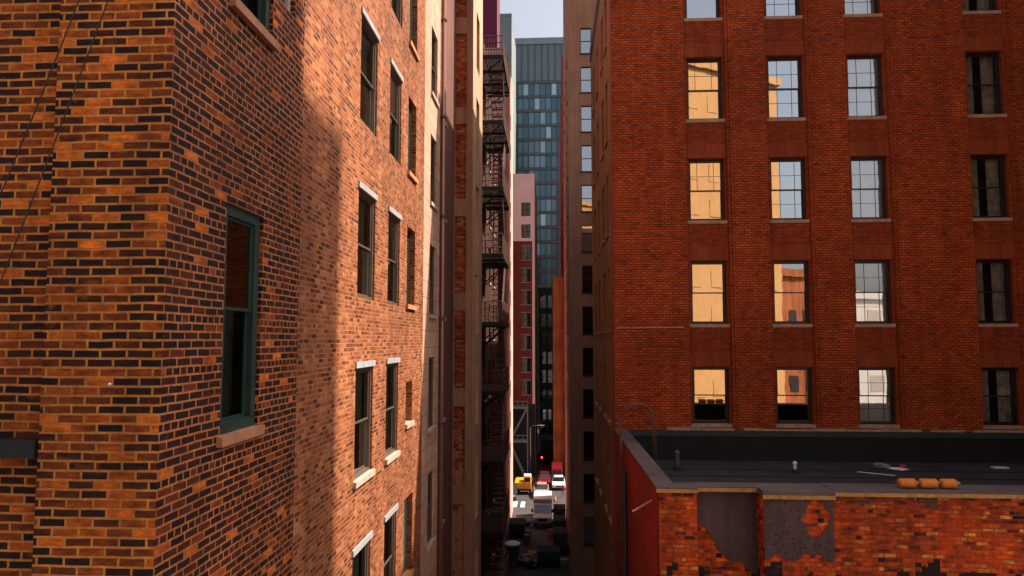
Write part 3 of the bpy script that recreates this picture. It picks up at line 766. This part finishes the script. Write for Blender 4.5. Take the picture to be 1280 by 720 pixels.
# roof objects
def vent(x, y, h, r, lab, mt):
    t = root('vent_pipe', lab, 'vent', (x, y, RZ), 'vent pipes on the tar roof')
    bm = bmesh.new(); tube(bm, [(x, y, RZ), (x, y, RZ+h)], r, 14); obj('pipe', bm, mt, t, smooth=False)
    bm = bmesh.new(); tube(bm, [(x, y, RZ+.001), (x, y, RZ+.03), (x, y, RZ+.12)], [r*2.6, r*2.4, r*1.15], 14); obj('flange', bm, 'tar', t)
    bm = bmesh.new(); tube(bm, [(x, y, RZ+h), (x, y, RZ+h+.03), (x, y, RZ+h+.08)], [r*1.4, r*1.45, r*.4], 14); obj('cap', bm, mt, t)
vent(3.62, 20.3, .48, .055, 'tall grey vent pipe near the ladder end of the tar roof', 'grey_bin')
vent(6.82, 20.0, .26, .045, 'short white vent stub in the middle of the tar roof', 'white_paint')
for i, (a, l) in enumerate(((6.52, .30), (6.90, .31), (7.28, .28))):
    t = root('sand_roll', ['orange roll nearest the ladder of the three lying on the roof edge', 'middle orange roll of the three lying on the roof edge', 'orange roll farthest from the ladder of the three on the roof edge'][i], 'roll', (a, LY+.1, LZ+.01), 'orange rolls on the roof edge')
    bm = bmesh.new(); tube(bm, [(a, LY+.1, LZ+.1), (a+.02, LY+.1, LZ+.1), (a+l/2, LY+.105, LZ+.1), (a+l-.02, LY+.11, LZ+.1), (a+l, LY+.11, LZ+.1)], [.075, .09, .088, .09, .075], 16); obj('bag', bm, 'orange_roll', t, smooth=True)
    bm = bmesh.new(); tube(bm, [(a+l, LY+.11, LZ+.1), (a+l+.03, LY+.11, LZ+.1), (a+l+.06, LY+.115, LZ+.1)], [.045, .02, .045], 10); obj('neck', bm, 'red_sill', t, smooth=True)
def crumple(nm, x, y, z, s, mt, lab, cat, flat=.5, grp='debris on the tar roof'):
    bm = bmesh.new(); bmesh.ops.create_icosphere(bm, subdivisions=2, radius=1)
    for v in bm.verts:
        k = 1+random.uniform(-.28, .28); v.co = Vector((v.co.x*s*k*1.5, v.co.y*s*k, (v.co.z*flat)*s*k))
    mz = min(v.co.z for v in bm.verts); bmesh.ops.translate(bm, vec=(x, y, z-mz-.004), verts=bm.verts)
    return tag(obj(nm, bm, mt), lab, cat, grp)
crumple('rag', 9.6, 20.9, RZ, .16, 'slab_grey', 'grey crumpled rag lying on the tar roof', 'rag')
crumple('plastic_sheet', 9.95, 20.7, RZ, .17, 'blind', 'pale plastic sheet beside the grey rag on the roof', 'sheet', .15)
crumple('plastic_cup', 10.25, 21.0, RZ, .06, 'red_bit', 'tiny red cup among the roof debris', 'cup', .8)
bm = bmesh.new(); box(bm, 12.85, 13.25, 21.0, 21.25, RZ+.002, RZ+.03); tag(obj('paper_sheet', bm, 'white_paint'), 'flat white paper lying alone on the tar roof', 'paper', 'debris on the tar roof')
bm = bmesh.new(); tube(bm, [(8.6, 20.2, RZ+.02), (9.4, 19.7, RZ+.02)], .018, 6); tag(obj('metal_rod', bm, 'chrome'), 'thin metal rod lying on the tar roof before the rag', 'rod')

# ------------------------------------------------------------------ right side beyond: grey building, red building, orange annex
gb = simple_building('stucco_building', 'mauve grey rendered building past the tan wall with stacked sash windows', 1.66, 20, 60, 79.5, H+42, 'grey_stucco', '',
    {'F': [(2.78, 3.75, H+27.9-3.57*k-2.35, H+27.9-3.57*k) for k in range(13)],
     'W': [(y, y+1.3, H+27.9-3.57*k-2.2, H+27.9-3.57*k) for k in range(10) for y in (62.5, 67, 71.5, 76)]}, sill='iron', gl='glass')
rb = simple_building('red_building', 'long brick red building farther down the alley on the right side', 2.0, 16, 101, 150, H+42, 'red_side', '',
    {'W': [(y, y+1.5, H+34-3.6*k-2.2, H+34-3.6*k) for k in range(12) for y in (104, 110, 116, 123)]}, sill='pale_sill')
ob = simple_building('orange_building', 'slim orange brick building projecting into the far end of the alley', .35, 1.98, 101.5, 125, H+9, 'orange_wall', '', {}, par_h=.3)
shade_block = simple_building('brick_building', 'unseen flat roofed block added behind the rust brick offices to shade the alley', 8.2, 30, 33.5, 59.5, H+14, 'dim_brick', '', {})  # out of view; added to keep sun off the fire escape and lower alley

# ------------------------------------------------------------------ buildings round the viewer (cast the shadow on the left wall, show in the window reflections)
wing = root('tower_wing', 'tall stepped brick tower standing beside the tar roof', 'tower', (15.7, 11.5, 0))
E_ = 50.0; AZ = 18.0
hd = (15.7-WX)/math.cos(R(AZ)); rise = hd*math.tan(R(E_)); dy = (15.7-WX)*math.tan(R(AZ))
bm = bmesh.new()
box(bm, 15.7, 40, 11.2, 9.0+dy, 0, H+65)
box(bm, 15.702, 40, 9.0+dy+.001, 10.75+dy, 0, H+3.4+rise)
box(bm, 15.704, 40, 10.75+dy+.001, 32, 0, H-5.2+rise)
obj('wall', bm, 'dim_brick', wing)
def ref_block(name, lab, cx, cy, w, d, z, mat, rot, fl=3.6, wm='bronze_frame', nx=8):
    t = root(name, lab, 'building', (cx, cy, 0), rotz=rot)
    bm = bmesh.new(); box(bm, -w/2, w/2, -d, 0, 0, z); obj('wall', bm, mat, t, world=False)
    bm = bmesh.new()
    k = 1
    while k*fl+2 < z:
        for i in range(nx):
            a = -w/2+(i+.5)*w/nx; box(bm, a-w/nx*.26, a+w/nx*.26, -.05, .04, k*fl, k*fl+1.7)
        k += 1
    obj('window', bm, wm, t, world=False)['kind'] = 'stuff'
    bm = bmesh.new(); box(bm, -w/2-.3, w/2+.3, -d-.3, .3, z, z+.8); obj('cornice', bm, mat, t, world=False)
ref_block('cream_building', 'sunlit cream block seen only as the gold reflection in the office windows', 15.5, -24.5, 21, 10, H+27.5, 'cream', R(-30), wm='cream')
ref_block('orange_building', 'lower orange block reflected in the second column of office windows', 27.5, -33, 8, 10, H+7, 'orange_wall', R(-20), nx=4)
ref_block('pale_building', 'pale low block reflected in the third column of office windows', 36, -34, 11, 10, H+4.5, 'pale', R(-20), nx=3, wm='pale_frame')

# ------------------------------------------------------------------ fire escape
fe = root('fire_escape', 'black iron fire escape zigzagging down the left brick wall', 'fire escape', (-3.6, 33, 0))
FX0, FX1, FY0, FY1 = -3.58, -2.32, 33.2, 38.2
lv = [H+14.1-3.32*k for k in range(10)]
for k, z in enumerate(lv):
    bm = bmesh.new()
    x = FX0
    for q in range(17): box(bm, FX0+q*.074, FX0+q*.074+.052, FY0, FY1, z, z+.03)
    for y in (FY0, FY0+1.8, FY0+3.6, FY0+5.4, FY1-.08): box(bm, FX0, FX1, y, y+.08, z-.12, z-.002)
    box(bm, FX0, FX1, FY0-.03, FY0-.002, z-.14, z+.06); box(bm, FX1, FX1+.05, FY0, FY1, z-.14, z+.06)
    for y in (FY0+.2, FY0+3.6, FY1-.3): tube(bm, [(FX0, y, z-1.1), (FX1-.1, y, z-.1)], .035, 6)
    obj('platform', bm, 'iron', fe)
    bm = bmesh.new()
    for h in (.35, .7, 1.05):
        tube(bm, [(FX1, FY0, z+h), (FX1, FY1, z+h)], .022, 6); tube(bm, [(FX0, FY0, z+h), (FX1, FY0, z+h)], .022, 6); tube(bm, [(FX0, FY1, z+h), (FX1, FY1, z+h)], .022, 6)
    y = FY0
    while y <= FY1+.01:
        tube(bm, [(FX1, y, z), (FX1, y, z+1.05)], .02, 6); y += .25
    for x in [FX0+.14*j for j in range(1, 9)]: tube(bm, [(x, FY0, z), (x, FY0, z+1.05)], .016, 6); tube(bm, [(x, FY1, z), (x, FY1, z+1.05)], .016, 6)
    obj('railing', bm, 'rust_iron', fe)
    if k < len(lv)-1:
        z2 = lv[k+1]; ya, yb_ = (FY0+1.2, FY1-1.0) if k % 2 == 0 else (FY1-1.0, FY0+1.2)
        xo = FX1-.75
        bm = bmesh.new()
        for x in (xo, xo+.62): prism(bm, [(ya, z-.1), (ya, z+.1), (yb_, z2+.13), (yb_, z2-.07)], 'x', x, x+.04)
        n = 11
        for i in range(1, n):
            t = i/n; y = ya+(yb_-ya)*t; zz = z+(z2-z)*t; box(bm, xo+.04, xo+.62, y-.12, y+.12, zz, zz+.03)
        tube(bm, [(xo+.64, ya, z+.9), (xo+.64, yb_, z2+.9)], .02, 6)
        obj('stair', bm, 'rust_iron', fe)
# white steel stair at the foot of the red building
ws = root('steel_stair', 'pale steel stair with a landing at the foot of the red brown building', 'stair', (-4.6, 99, 0))
for j, z in enumerate((H-9.8, H-14.6)):
    bm = bmesh.new(); box(bm, -6.1, -3.3, 99.2, 101, z, z+.14); obj('platform', bm, 'slab_grey', ws)
    bm = bmesh.new()
    for h in (.5, 1.05): tube(bm, [(-6.1, 99.2, z+h), (-3.3, 99.2, z+h)], .045, 6)
    for i in range(5): tube(bm, [(-6.1+i*.7, 99.2, z), (-6.1+i*.7, 99.2, z+1.05)], .04, 6)
    obj('railing', bm, 'slab_grey', ws)
bm = bmesh.new(); prism(bm, [(-3.6, H-9.8), (-3.3, H-9.8), (-5.7, H-14.4), (-6.0, H-14.4)], 'y', 99.3, 99.4); prism(bm, [(-6.0, H-14.6), (-5.7, H-14.6), (-3.3, .0), (-3.6, .0)], 'y', 99.3, 99.4)
for i in range(24):
    t = i/24; z = H-9.9-4.6*t if i < 12 else H-14.6-5.3*(t*2-1)
    x = -3.5-2.4*(i/12) if i < 12 else -5.8+2.4*((i-12)/12)
    box(bm, x-.12, x+.12, 99.4, 100.5, (H-9.9-4.6*(i/12)) if i < 12 else (H-14.7-5.2*((i-12)/12)), ((H-9.9-4.6*(i/12)) if i < 12 else (H-14.7-5.2*((i-12)/12)))+.05)
obj('stair', bm, 'slab_grey', ws)
bm = bmesh.new()
for x in (-6.0, -3.4):
    for y in (99.3, 100.9): box(bm, x, x+.12, y, y+.1, 0, H-9.8)
obj('post', bm, 'slab_grey', ws)

# ------------------------------------------------------------------ vehicles and alley clutter
def wheels(t, xs, ys, r, w=.22):
    for x in xs:
        for y in ys:
            bm = bmesh.new(); tube(bm, [(x-w/2, y, r), (x-w/2+.03, y, r), (x+w/2-.03, y, r), (x+w/2, y, r)], [r*.9, r, r, r*.9], 20); wv = obj('wheel', bm, 'tyre', t)
            bm = bmesh.new(); s_ = 1 if x > base_of(t).x else -1; tube(bm, [(x+s_*(w/2+.001), y, r), (x+s_*(w/2+.02), y, r)], r*.55, 14); obj('rim', bm, 'chrome', wv)

def boxvan(x, y, lab):
    t = root('delivery_van', lab, 'van', (x, y, 0))
    w = 1.02
    bm = bmesh.new(); prism(bm, [(y, .4), (y, 1.1), (y+.9, 1.35), (y+1.7, 2.15), (y+2.0, 2.15), (y+2.0, .4)], 'x', x-w+.04, x+w-.04); obj('cab', bm, 'van_paint', t, bevel=.05)
    bm = bmesh.new(); box(bm, x-w, x+w, y+2.02, y+6.3, .55, 2.6); obj('cargo_box', bm, 'van_paint', t, bevel=.05)
    bm = bmesh.new(); d = Vector((0, -.66, .75)).normalized()*.0
    bm.faces.new([bm.verts.new(p) for p in ((x-.82, y+.93, 1.40), (x+.82, y+.93, 1.40), (x+.76, y+1.64, 2.11), (x-.76, y+1.64, 2.11))]); bmesh.ops.translate(bm, vec=(0, -.014, .014), verts=bm.verts); obj('windshield', bm, 'auto_glass', t)
    for s_ in (-1, 1):
        bm = bmesh.new(); box(bm, x+s_*.72-.16, x+s_*.72+.16, y-.03, y+.02, .78, 1.0); obj('headlight', bm, 'headlight', t)
        bm = bmesh.new(); box(bm, x+s_*1.12-.1, x+s_*1.12+.1, y+1.1, y+1.2, 1.4, 1.75); tube(bm, [(x+s_*.95, y+1.15, 1.5), (x+s_*1.12, y+1.15, 1.5)], .02); obj('mirror', bm, 'black', t)
    bm = bmesh.new(); box(bm, x-.5, x+.5, y-.02, y+.02, .72, 1.02); obj('grille', bm, 'black', t)
    bm = bmesh.new(); box(bm, x-w+.02, x+w-.02, y-.14, y-.002, .42, .62); obj('bumper', bm, 'grey_bin', t, bevel=.03)
    wheels(t, (x-.88, x+.88), (y+.95, y+5.1), .38)
boxvan(-.95, 75.0, 'pale grey box van parked facing the viewer in the shaded alley')

def car(x, y, lab, paint, nm='parked_car', s_=1.0):
    t = root(nm, lab, 'car', (x, y, 0))
    bm = bmesh.new(); prism(bm, [(y, .35), (y-.02, .6), (y+.1, .8), (y+1.15, .98), (y+4.2, .98), (y+4.5, .85), (y+4.5, .35)], 'x', x-.88, x+.88); obj('body', bm, paint, t, bevel=.09)
    bm = bmesh.new(); vs = []
    lo_ = [(x-.8, y+1.1, .97), (x+.8, y+1.1, .97), (x+.8, y+4.1, .97), (x-.8, y+4.1, .97)]; hi_ = [(x-.62, y+1.85, 1.42), (x+.62, y+1.85, 1.42), (x+.62, y+3.4, 1.42), (x-.62, y+3.4, 1.42)]
    a = [bm.verts.new(p) for p in lo_]; b = [bm.verts.new(p) for p in hi_]; bm.faces.new(b)
    for i in range(4): bm.faces.new((a[i], a[(i+1) % 4], b[(i+1) % 4], b[i]))
    obj('cabin', bm, 'auto_glass', t)
    bm = bmesh.new(); box(bm, x-.63, x+.63, y+1.8, y+3.45, 1.421, 1.47); obj('roof_panel', bm, paint, t, bevel=.03)
    for s2 in (-1, 1):
        bm = bmesh.new(); box(bm, x+s2*.66-.14, x+s2*.66+.14, y-.03, y+.06, .62, .76); obj('headlight', bm, 'headlight', t)
    bm = bmesh.new(); box(bm, x-.4, x+.4, y-.035, y-.0, .5, .68); obj('grille', bm, 'black', t)
    wheels(t, (x-.8, x+.8), (y+.85, y+3.6), .33)
car(-1.2, 88.5, 'pinkish brown car with a bright windscreen behind the box van', 'car_paint')
car(1.0, 93.5, 'white car half hidden at the far side of the crossing', 'white_paint')

t = root('loader_truck', 'yellow work truck with a white cab roof in the sunlit patch', 'truck', (-3.9, 91, 0))
x, y = -3.75, 91.0
bm = bmesh.new(); box(bm, x-1.0, x+.15, y, y+3.8, .55, 1.5); obj('bed', bm, 'yellow_paint', t, bevel=.05)
bm = bmesh.new(); prism(bm, [(y, .5), (y, 1.5), (y+.3, 2.2), (y+1.9, 2.2), (y+1.9, .5)], 'x', x+.17, x+1.15); obj('cab', bm, 'yellow_paint', t, bevel=.05)
bm = bmesh.new(); box(bm, x+.2, x+1.12, y+.35, y+1.85, 2.205, 2.32); obj('cab_roof', bm, 'white_paint', t, bevel=.03)
bm = bmesh.new(); bm.faces.new([bm.verts.new(p) for p in ((x+.25, y-.01+.04, 1.6), (x+1.07, y+.03, 1.6), (x+1.02, y+.26, 2.14), (x+.3, y+.26, 2.14))]); bmesh.ops.translate(bm, vec=(0, -.02, .01), verts=bm.verts); obj('windshield', bm, 'auto_glass', t)
bm = bmesh.new(); box(bm, x-.9, x+1.05, y-.12, y-.003, .5, .7); obj('bumper', bm, 'black', t)
wheels(t, (x-.85, x+1.0), (y+.7, y+3.1), .42)

t = root('box_truck', 'dark teal box truck with red tail lights lit at the alley end', 'truck', (-.2, 112, 0))
x, y = -.35, 112.5
bm = bmesh.new(); box(bm, x-1.25, x+1.25, y, y+6, 1.0, 4.0); obj('cargo_box', bm, 'dark_paint', t, bevel=.04)
bm = bmesh.new(); box(bm, x-1.15, x+1.15, y+6.05, y+8, .8, 2.9); obj('cab', bm, 'dark_paint', t, bevel=.1)
bm = bmesh.new(); box(bm, x-1.2, x+1.2, y-.05, y-.003, 1.1, 3.9); obj('roller_door', bm, 'dark_block', t)
for s2 in (-1, 1):
    bm = bmesh.new(); box(bm, x+s2*1.12-.1, x+s2*1.12+.1, y-.1, y-.052, 1.05, 1.3); obj('tail_light', bm, 'tail_on', t)
bm = bmesh.new(); box(bm, x-1.2, x+1.2, y-.15, y-.02, .6, .8); obj('bumper', bm, 'black', t)
wheels(t, (x-1.0, x+1.0), (y+1.3, y+6.8), .45)

def dumpster(x, y, w, d, h, mt, lab, open_=False, rot=0):
    t = root('dumpster', lab, 'dumpster', (x, y, 0), 'dumpsters along the alley walls')
    bm = bmesh.new(); prism(bm, [(y-d/2, .5), (y-d/2-.12, h), (y+d/2, h+.15), (y+d/2, .15), (y-d/2+.2, .15)], 'x', x-w/2, x+w/2); obj('bin_body', bm, mt, t, bevel=.02)
    bm = bmesh.new(); box(bm, x-w/2-.05, x+w/2+.05, y-d/2-.16, y-d/2-.125, h-.12, h); 
    for q in (-.3, 0, .3): box(bm, x+q*w-.04, x+q*w+.04, y-d/2-.14, y-d/2-.1, .6, h-.1)
    obj('rim', bm, mt, t)
    for s2 in (-1, 1):
        bm = bmesh.new(); a, b = (x-w/2, x-.01) if s2 < 0 else (x+.01, x+w/2)
        prism(bm, [(y-d/2-.14, h+.01), (y-d/2-.14, h+.05), (y+d/2, h+.21), (y+d/2, h+.17)], 'x', a, b); obj('lid', bm, 'black', t)
    for s2 in (-1, 1):
        for q in (-1, 1):
            bm = bmesh.new(); tube(bm, [(x+s2*(w/2-.15)-.03, y+q*(d/2-.3), .08), (x+s2*(w/2-.15)+.03, y+q*(d/2-.3), .08)], .08, 10); obj('caster', bm, 'tyre', t)
dumpster(-.25, 63.0, 2.0, 1.5, 1.35, 'green_bin', 'dark open dumpster in the foreground middle of the alley')
dumpster(.85, 68.5, 1.3, 1.6, 1.5, 'grey_bin', 'grey dumpster against the right wall nearest the camera')
dumpster(.85, 73.0, 1.3, 1.6, 1.5, 'green_bin', 'second dumpster behind the grey one against the right wall')
dumpster(.9, 77.5, 1.3, 1.6, 1.6, 'grey_bin', 'last dumpster by the right wall beside the box van')
dumpster(-3.5, 72.0, 1.6, 1.8, 1.4, 'green_bin', 'dumpster standing at the left wall before the sunlit patch')
# big round bin with a pale lid
t = root('waste_bin', 'big tapered grey bin with a white lid at the bottom of the alley', 'bin', (-3.3, 62, 0))
x, y = -3.45, 62.6
bm = bmesh.new(); tube(bm, [(x, y, .02), (x, y, .1), (x, y, 1.7), (x, y, 1.9)], [.42, .45, .62, .66], 24); obj('bin_body', bm, 'grey_bin', t)
bm = bmesh.new(); tube(bm, [(x, y, 1.905), (x, y, 2.0), (x, y, 2.1)], [.7, .7, .52], 24); obj('lid', bm, 'white_paint', t)
bm = bmesh.new(); box(bm, x-.2, x+.2, y-.72, y-.66, 1.6, 1.68); obj('handle', bm, 'black', t)
labs = ['black rubbish bag slumped beside the white lidded bin', 'black rubbish bag in front of the open dumpster', 'black rubbish bag leaning on the first wall dumpster', 'black rubbish bag left of the box van']
for (x, y, s_), lb_ in zip(((-2.4, 62.8, .45), (-1.7, 62.2, .4), (1.0, 66.4, .45), (-2.6, 75.8, .4)), labs):
    crumple('rubbish_bag', x, y, .004, s_, 'bag', lb_, 'bag', .8, 'rubbish bags in the alley')
labs = ['brown cardboard box beside the bin at the alley bottom', 'brown cardboard box at the right foot of the open dumpster', 'brown cardboard box before the second dumpster']
for (x, y, s_), lb_ in zip(((-2.25, 64.4, .5), (1.05, 63.4, .45), (.3, 71, .5)), labs):
    t = root('cardboard_box', lb_, 'box', (x, y, 0), 'cardboard boxes in the alley')
    bm = bmesh.new(); box(bm, x-s_*.6, x+s_*.6, y-s_*.5, y+s_*.5, .004, s_); obj('carton', bm, 'cardboard', t)
    for s2 in (-1, 1):
        bm = bmesh.new(); prism(bm, [(x+s2*s_*.6, s_), (x+s2*s_*.95, s_*.8), (x+s2*s_*.95, s_*.83), (x+s2*s_*.6, s_+.03)], 'y', y-s_*.5, y+s_*.5); obj('flap', bm, 'cardboard', t)
car(-.9, 96.0, 'dark red car stopped across the far side of the crossing', 'red_bit')
car(-5.3, 87.0, 'dark teal car standing beside the sunlit kerb on the left', 'dark_paint')
for (x, y, c_, lb_) in ((-2.3, 70.5, 'red_bit', 'red steel drum beside the left wall dumpster'), (-2.4, 69.2, 'grey_bin', 'grey steel drum before the red drum'), (-.1, 71.2, 'cone', 'orange drum near the second wall dumpster')):
    t = root('steel_drum', lb_, 'drum', (x, y, 0), 'steel drums in the alley')
    bm = bmesh.new(); tube(bm, [(x, y, .006), (x, y, .3), (x, y, .31), (x, y, .33), (x, y, .6), (x, y, .61), (x, y, .63), (x, y, .9)], [.29, .29, .305, .29, .29, .305, .29, .29], 18); obj('drum_shell', bm, c_, t)
    bm = bmesh.new(); tube(bm, [(x, y, .901), (x, y, .93)], .30, 18); obj('lid', bm, 'grey_bin', t)
for k, (x, y, lb_) in enumerate(((-1.6, 66.4, 'wooden pallet lying on the asphalt before the grey drum'), (-4.0, 66.3, 'wooden pallet lying near the left alley wall'))):
    t = root('wooden_pallet', lb_, 'pallet', (x, y, 0), 'wooden pallets in the alley')
    bm = bmesh.new()
    for j in range(6): box(bm, x-.6+j*.21, x-.46+j*.21, y-.5, y+.5, .12, .145)
    obj('deck', bm, 'cardboard', t)
    for j in (-.5, 0, .5): bm = bmesh.new(); box(bm, x-.6, x+.6, y+j-.05*(j > 0)-.0, y+j+.09-.09*(j > 0)+.04, .02, .119); obj('bearer', bm, 'cardboard', t)
labs = ['orange traffic cone nearest the yellow truck', 'orange traffic cone beside the pinkish car', 'orange traffic cone by the far kerb', 'orange traffic cone next to the orange wall']
for (x, y), lb_ in zip(((-2.3, 93.6), (.5, 87.6), (-2.6, 98.8), (1.3, 97.5)), labs):
    t = root('traffic_cone', lb_, 'cone', (x, y, 0), 'traffic cones at the crossing')
    bm = bmesh.new(); box(bm, x-.22, x+.22, y-.22, y+.22, .006, .05); obj('base', bm, 'black', t)
    bm = bmesh.new(); tube(bm, [(x, y, .051), (x, y, .32)], [.17, .11], 14); tube(bm, [(x, y, .47), (x, y, .8)], [.085, .03], 14); obj('cone_body', bm, 'cone', t)
    bm = bmesh.new(); tube(bm, [(x, y, .322), (x, y, .468)], [.11, .085], 14); obj('stripe', bm, 'white_paint', t)
t = root('market_canopy', 'red canopy over the far right kerb of the crossing', 'canopy', (1.0, 99, 0))
bm = bmesh.new(); prism(bm, [(98.3, 2.0), (100.5, 2.5), (100.5, 2.56), (98.3, 2.08)], 'x', .1, 1.6); prism(bm, [(98.28, 1.85), (98.3, 1.85), (98.3, 2.08), (98.28, 2.08)], 'x', .1, 1.6); obj('fabric', bm, 'red_bit', t)
for x in (.15, 1.5):
    bm = bmesh.new(); tube(bm, [(x, 98.4, .02), (x, 98.4, 2.0)], .04, 8); obj('post', bm, 'chrome', t)
def person(x, y, lab, shirt, trousers, stride=.16, rot=0):
    t = D.objects.new('person', None)
    bm = bmesh.new()
    P_ = {'pelvis': (0, 0, .95), 'chest': (0, .01, 1.28), 'neck': (0, .01, 1.5), 'head': (0, -.01, 1.62), 'top': (0, 0, 1.72),
          'shl': (-.19, 0, 1.42), 'ell': (-.25, .04, 1.15), 'hal': (-.24, -.06, .9), 'shr': (.19, 0, 1.42), 'elr': (.25, .02, 1.15), 'har': (.25, -.1, .92),
          'hil': (-.1, 0, .9), 'knl': (-.11, -stride*.6, .5), 'anl': (-.11, -stride*.4, .09), 'tol': (-.12, -stride*.4-.18, .05),
          'hir': (.1, 0, .9), 'knr': (.11, stride*.1, .49), 'anr': (.11, stride, .1), 'tor': (.12, stride-.17, .05)}
    E2 = [('pelvis', 'chest'), ('chest', 'neck'), ('neck', 'head'), ('head', 'top'), ('chest', 'shl'), ('shl', 'ell'), ('ell', 'hal'), ('chest', 'shr'), ('shr', 'elr'), ('elr', 'har'),
          ('pelvis', 'hil'), ('hil', 'knl'), ('knl', 'anl'), ('anl', 'tol'), ('pelvis', 'hir'), ('hir', 'knr'), ('knr', 'anr'), ('anr', 'tor')]
    RD = dict(pelvis=.15, chest=.17, neck=.06, head=.10, top=.07, shl=.07, ell=.045, hal=.035, shr=.07, elr=.045, har=.035, hil=.09, knl=.062, anl=.042, tol=.035, hir=.09, knr=.062, anr=.042, tor=.035)
    ks = list(P_); me = D.meshes.new('body'); me.from_pydata([P_[k] for k in ks], [(ks.index(a), ks.index(b)) for a, b in E2], [])
    o = D.objects.new('person', me); COL.objects.link(o)
    sk = o.modifiers.new('skin', 'SKIN')
    for k, v in zip(ks, me.skin_vertices[0].data): v.radius = (RD[k], RD[k]*.8); v.use_root = (k == 'pelvis')
    o.modifiers.new('sub', 'SUBSURF').render_levels = 1
    me.materials.append(M[shirt]); o.location = (x, y, .004); o.rotation_euler.z = rot
    o['label'] = lab; o['category'] = 'person'
    D.objects.remove(t)
    return o
person(-2.0, 91.2, 'person in dark clothes walking between the yellow truck and the pink car', 'dark_paint', 'black', rot=.5)
person(1.5, 89.5, 'person in a reddish jacket by the right kerb of the crossing', 'red_side', 'black', rot=-.9)
# street lamp at the crossing
t = root('street_lamp', 'grey street lamp with an arm over the far crossing', 'street lamp', (-2.9, 98.6, .0))
bm = bmesh.new(); tube(bm, [(-2.9, 98.6, .01), (-2.9, 98.6, 7.6), (-2.7, 98.6, 7.9), (-1.4, 98.6, 8.0)], [.1, .07, .06, .05], 10); obj('pole', bm, 'chrome', t, smooth=True)
bm = bmesh.new(); box(bm, -1.5, -.9, 98.45, 98.75, 7.9, 8.02); obj('lamp_head', bm, 'white_paint', t)

# ------------------------------------------------------------------ light, sky, camera
SC.world = D.worlds.new('World'); SC.world.use_nodes = True
nt = SC.world.node_tree; bg = nt.nodes['Background']
sky = nt.nodes.new('ShaderNodeTexSky'); sky.sky_type = 'NISHITA'; sky.sun_disc = False
# direction to the sun: mostly +X, a little +Y
saz = R(AZ); el = R(E_)
d = Vector((math.cos(saz)*math.cos(el), math.sin(saz)*math.cos(el), math.sin(el)))
sky.sun_elevation = el; sky.sun_rotation = math.atan2(d.x, d.y)
sky.air_density = 1.0; sky.dust_density = 5.0; sky.ozone_density = 1.0
hs = nt.nodes.new('ShaderNodeHueSaturation'); hs.inputs['Saturation'].default_value = .5
nt.links.new(sky.outputs[0], hs.inputs['Color']); nt.links.new(hs.outputs[0], bg.inputs[0]); bg.inputs[1].default_value = .105
ld_ = D.lights.new('sun', 'SUN'); ld_.energy = 5.0; ld_.angle = R(.7); ld_.color = (1, .86, .70)
so = D.objects.new('sun', ld_); COL.objects.link(so); so.rotation_euler = d.to_track_quat('Z', 'Y').to_euler()
cam = D.cameras.new('camera'); cam.sensor_width = 36; cam.lens = 36*860/1280; cam.clip_start = .1; cam.clip_end = 3000
co = D.objects.new('camera', cam); COL.objects.link(co); co.location = (0, 0, H)
co.rotation_euler = (math.pi/2+math.atan(65/860), 0, math.atan(48/860))
SC.camera = co
vs_ = SC.view_settings; vs_.view_transform = 'Standard'; vs_.look = 'None'; vs_.gamma = 1; vs_.use_curve_mapping = False; vs_.exposure = 1.0
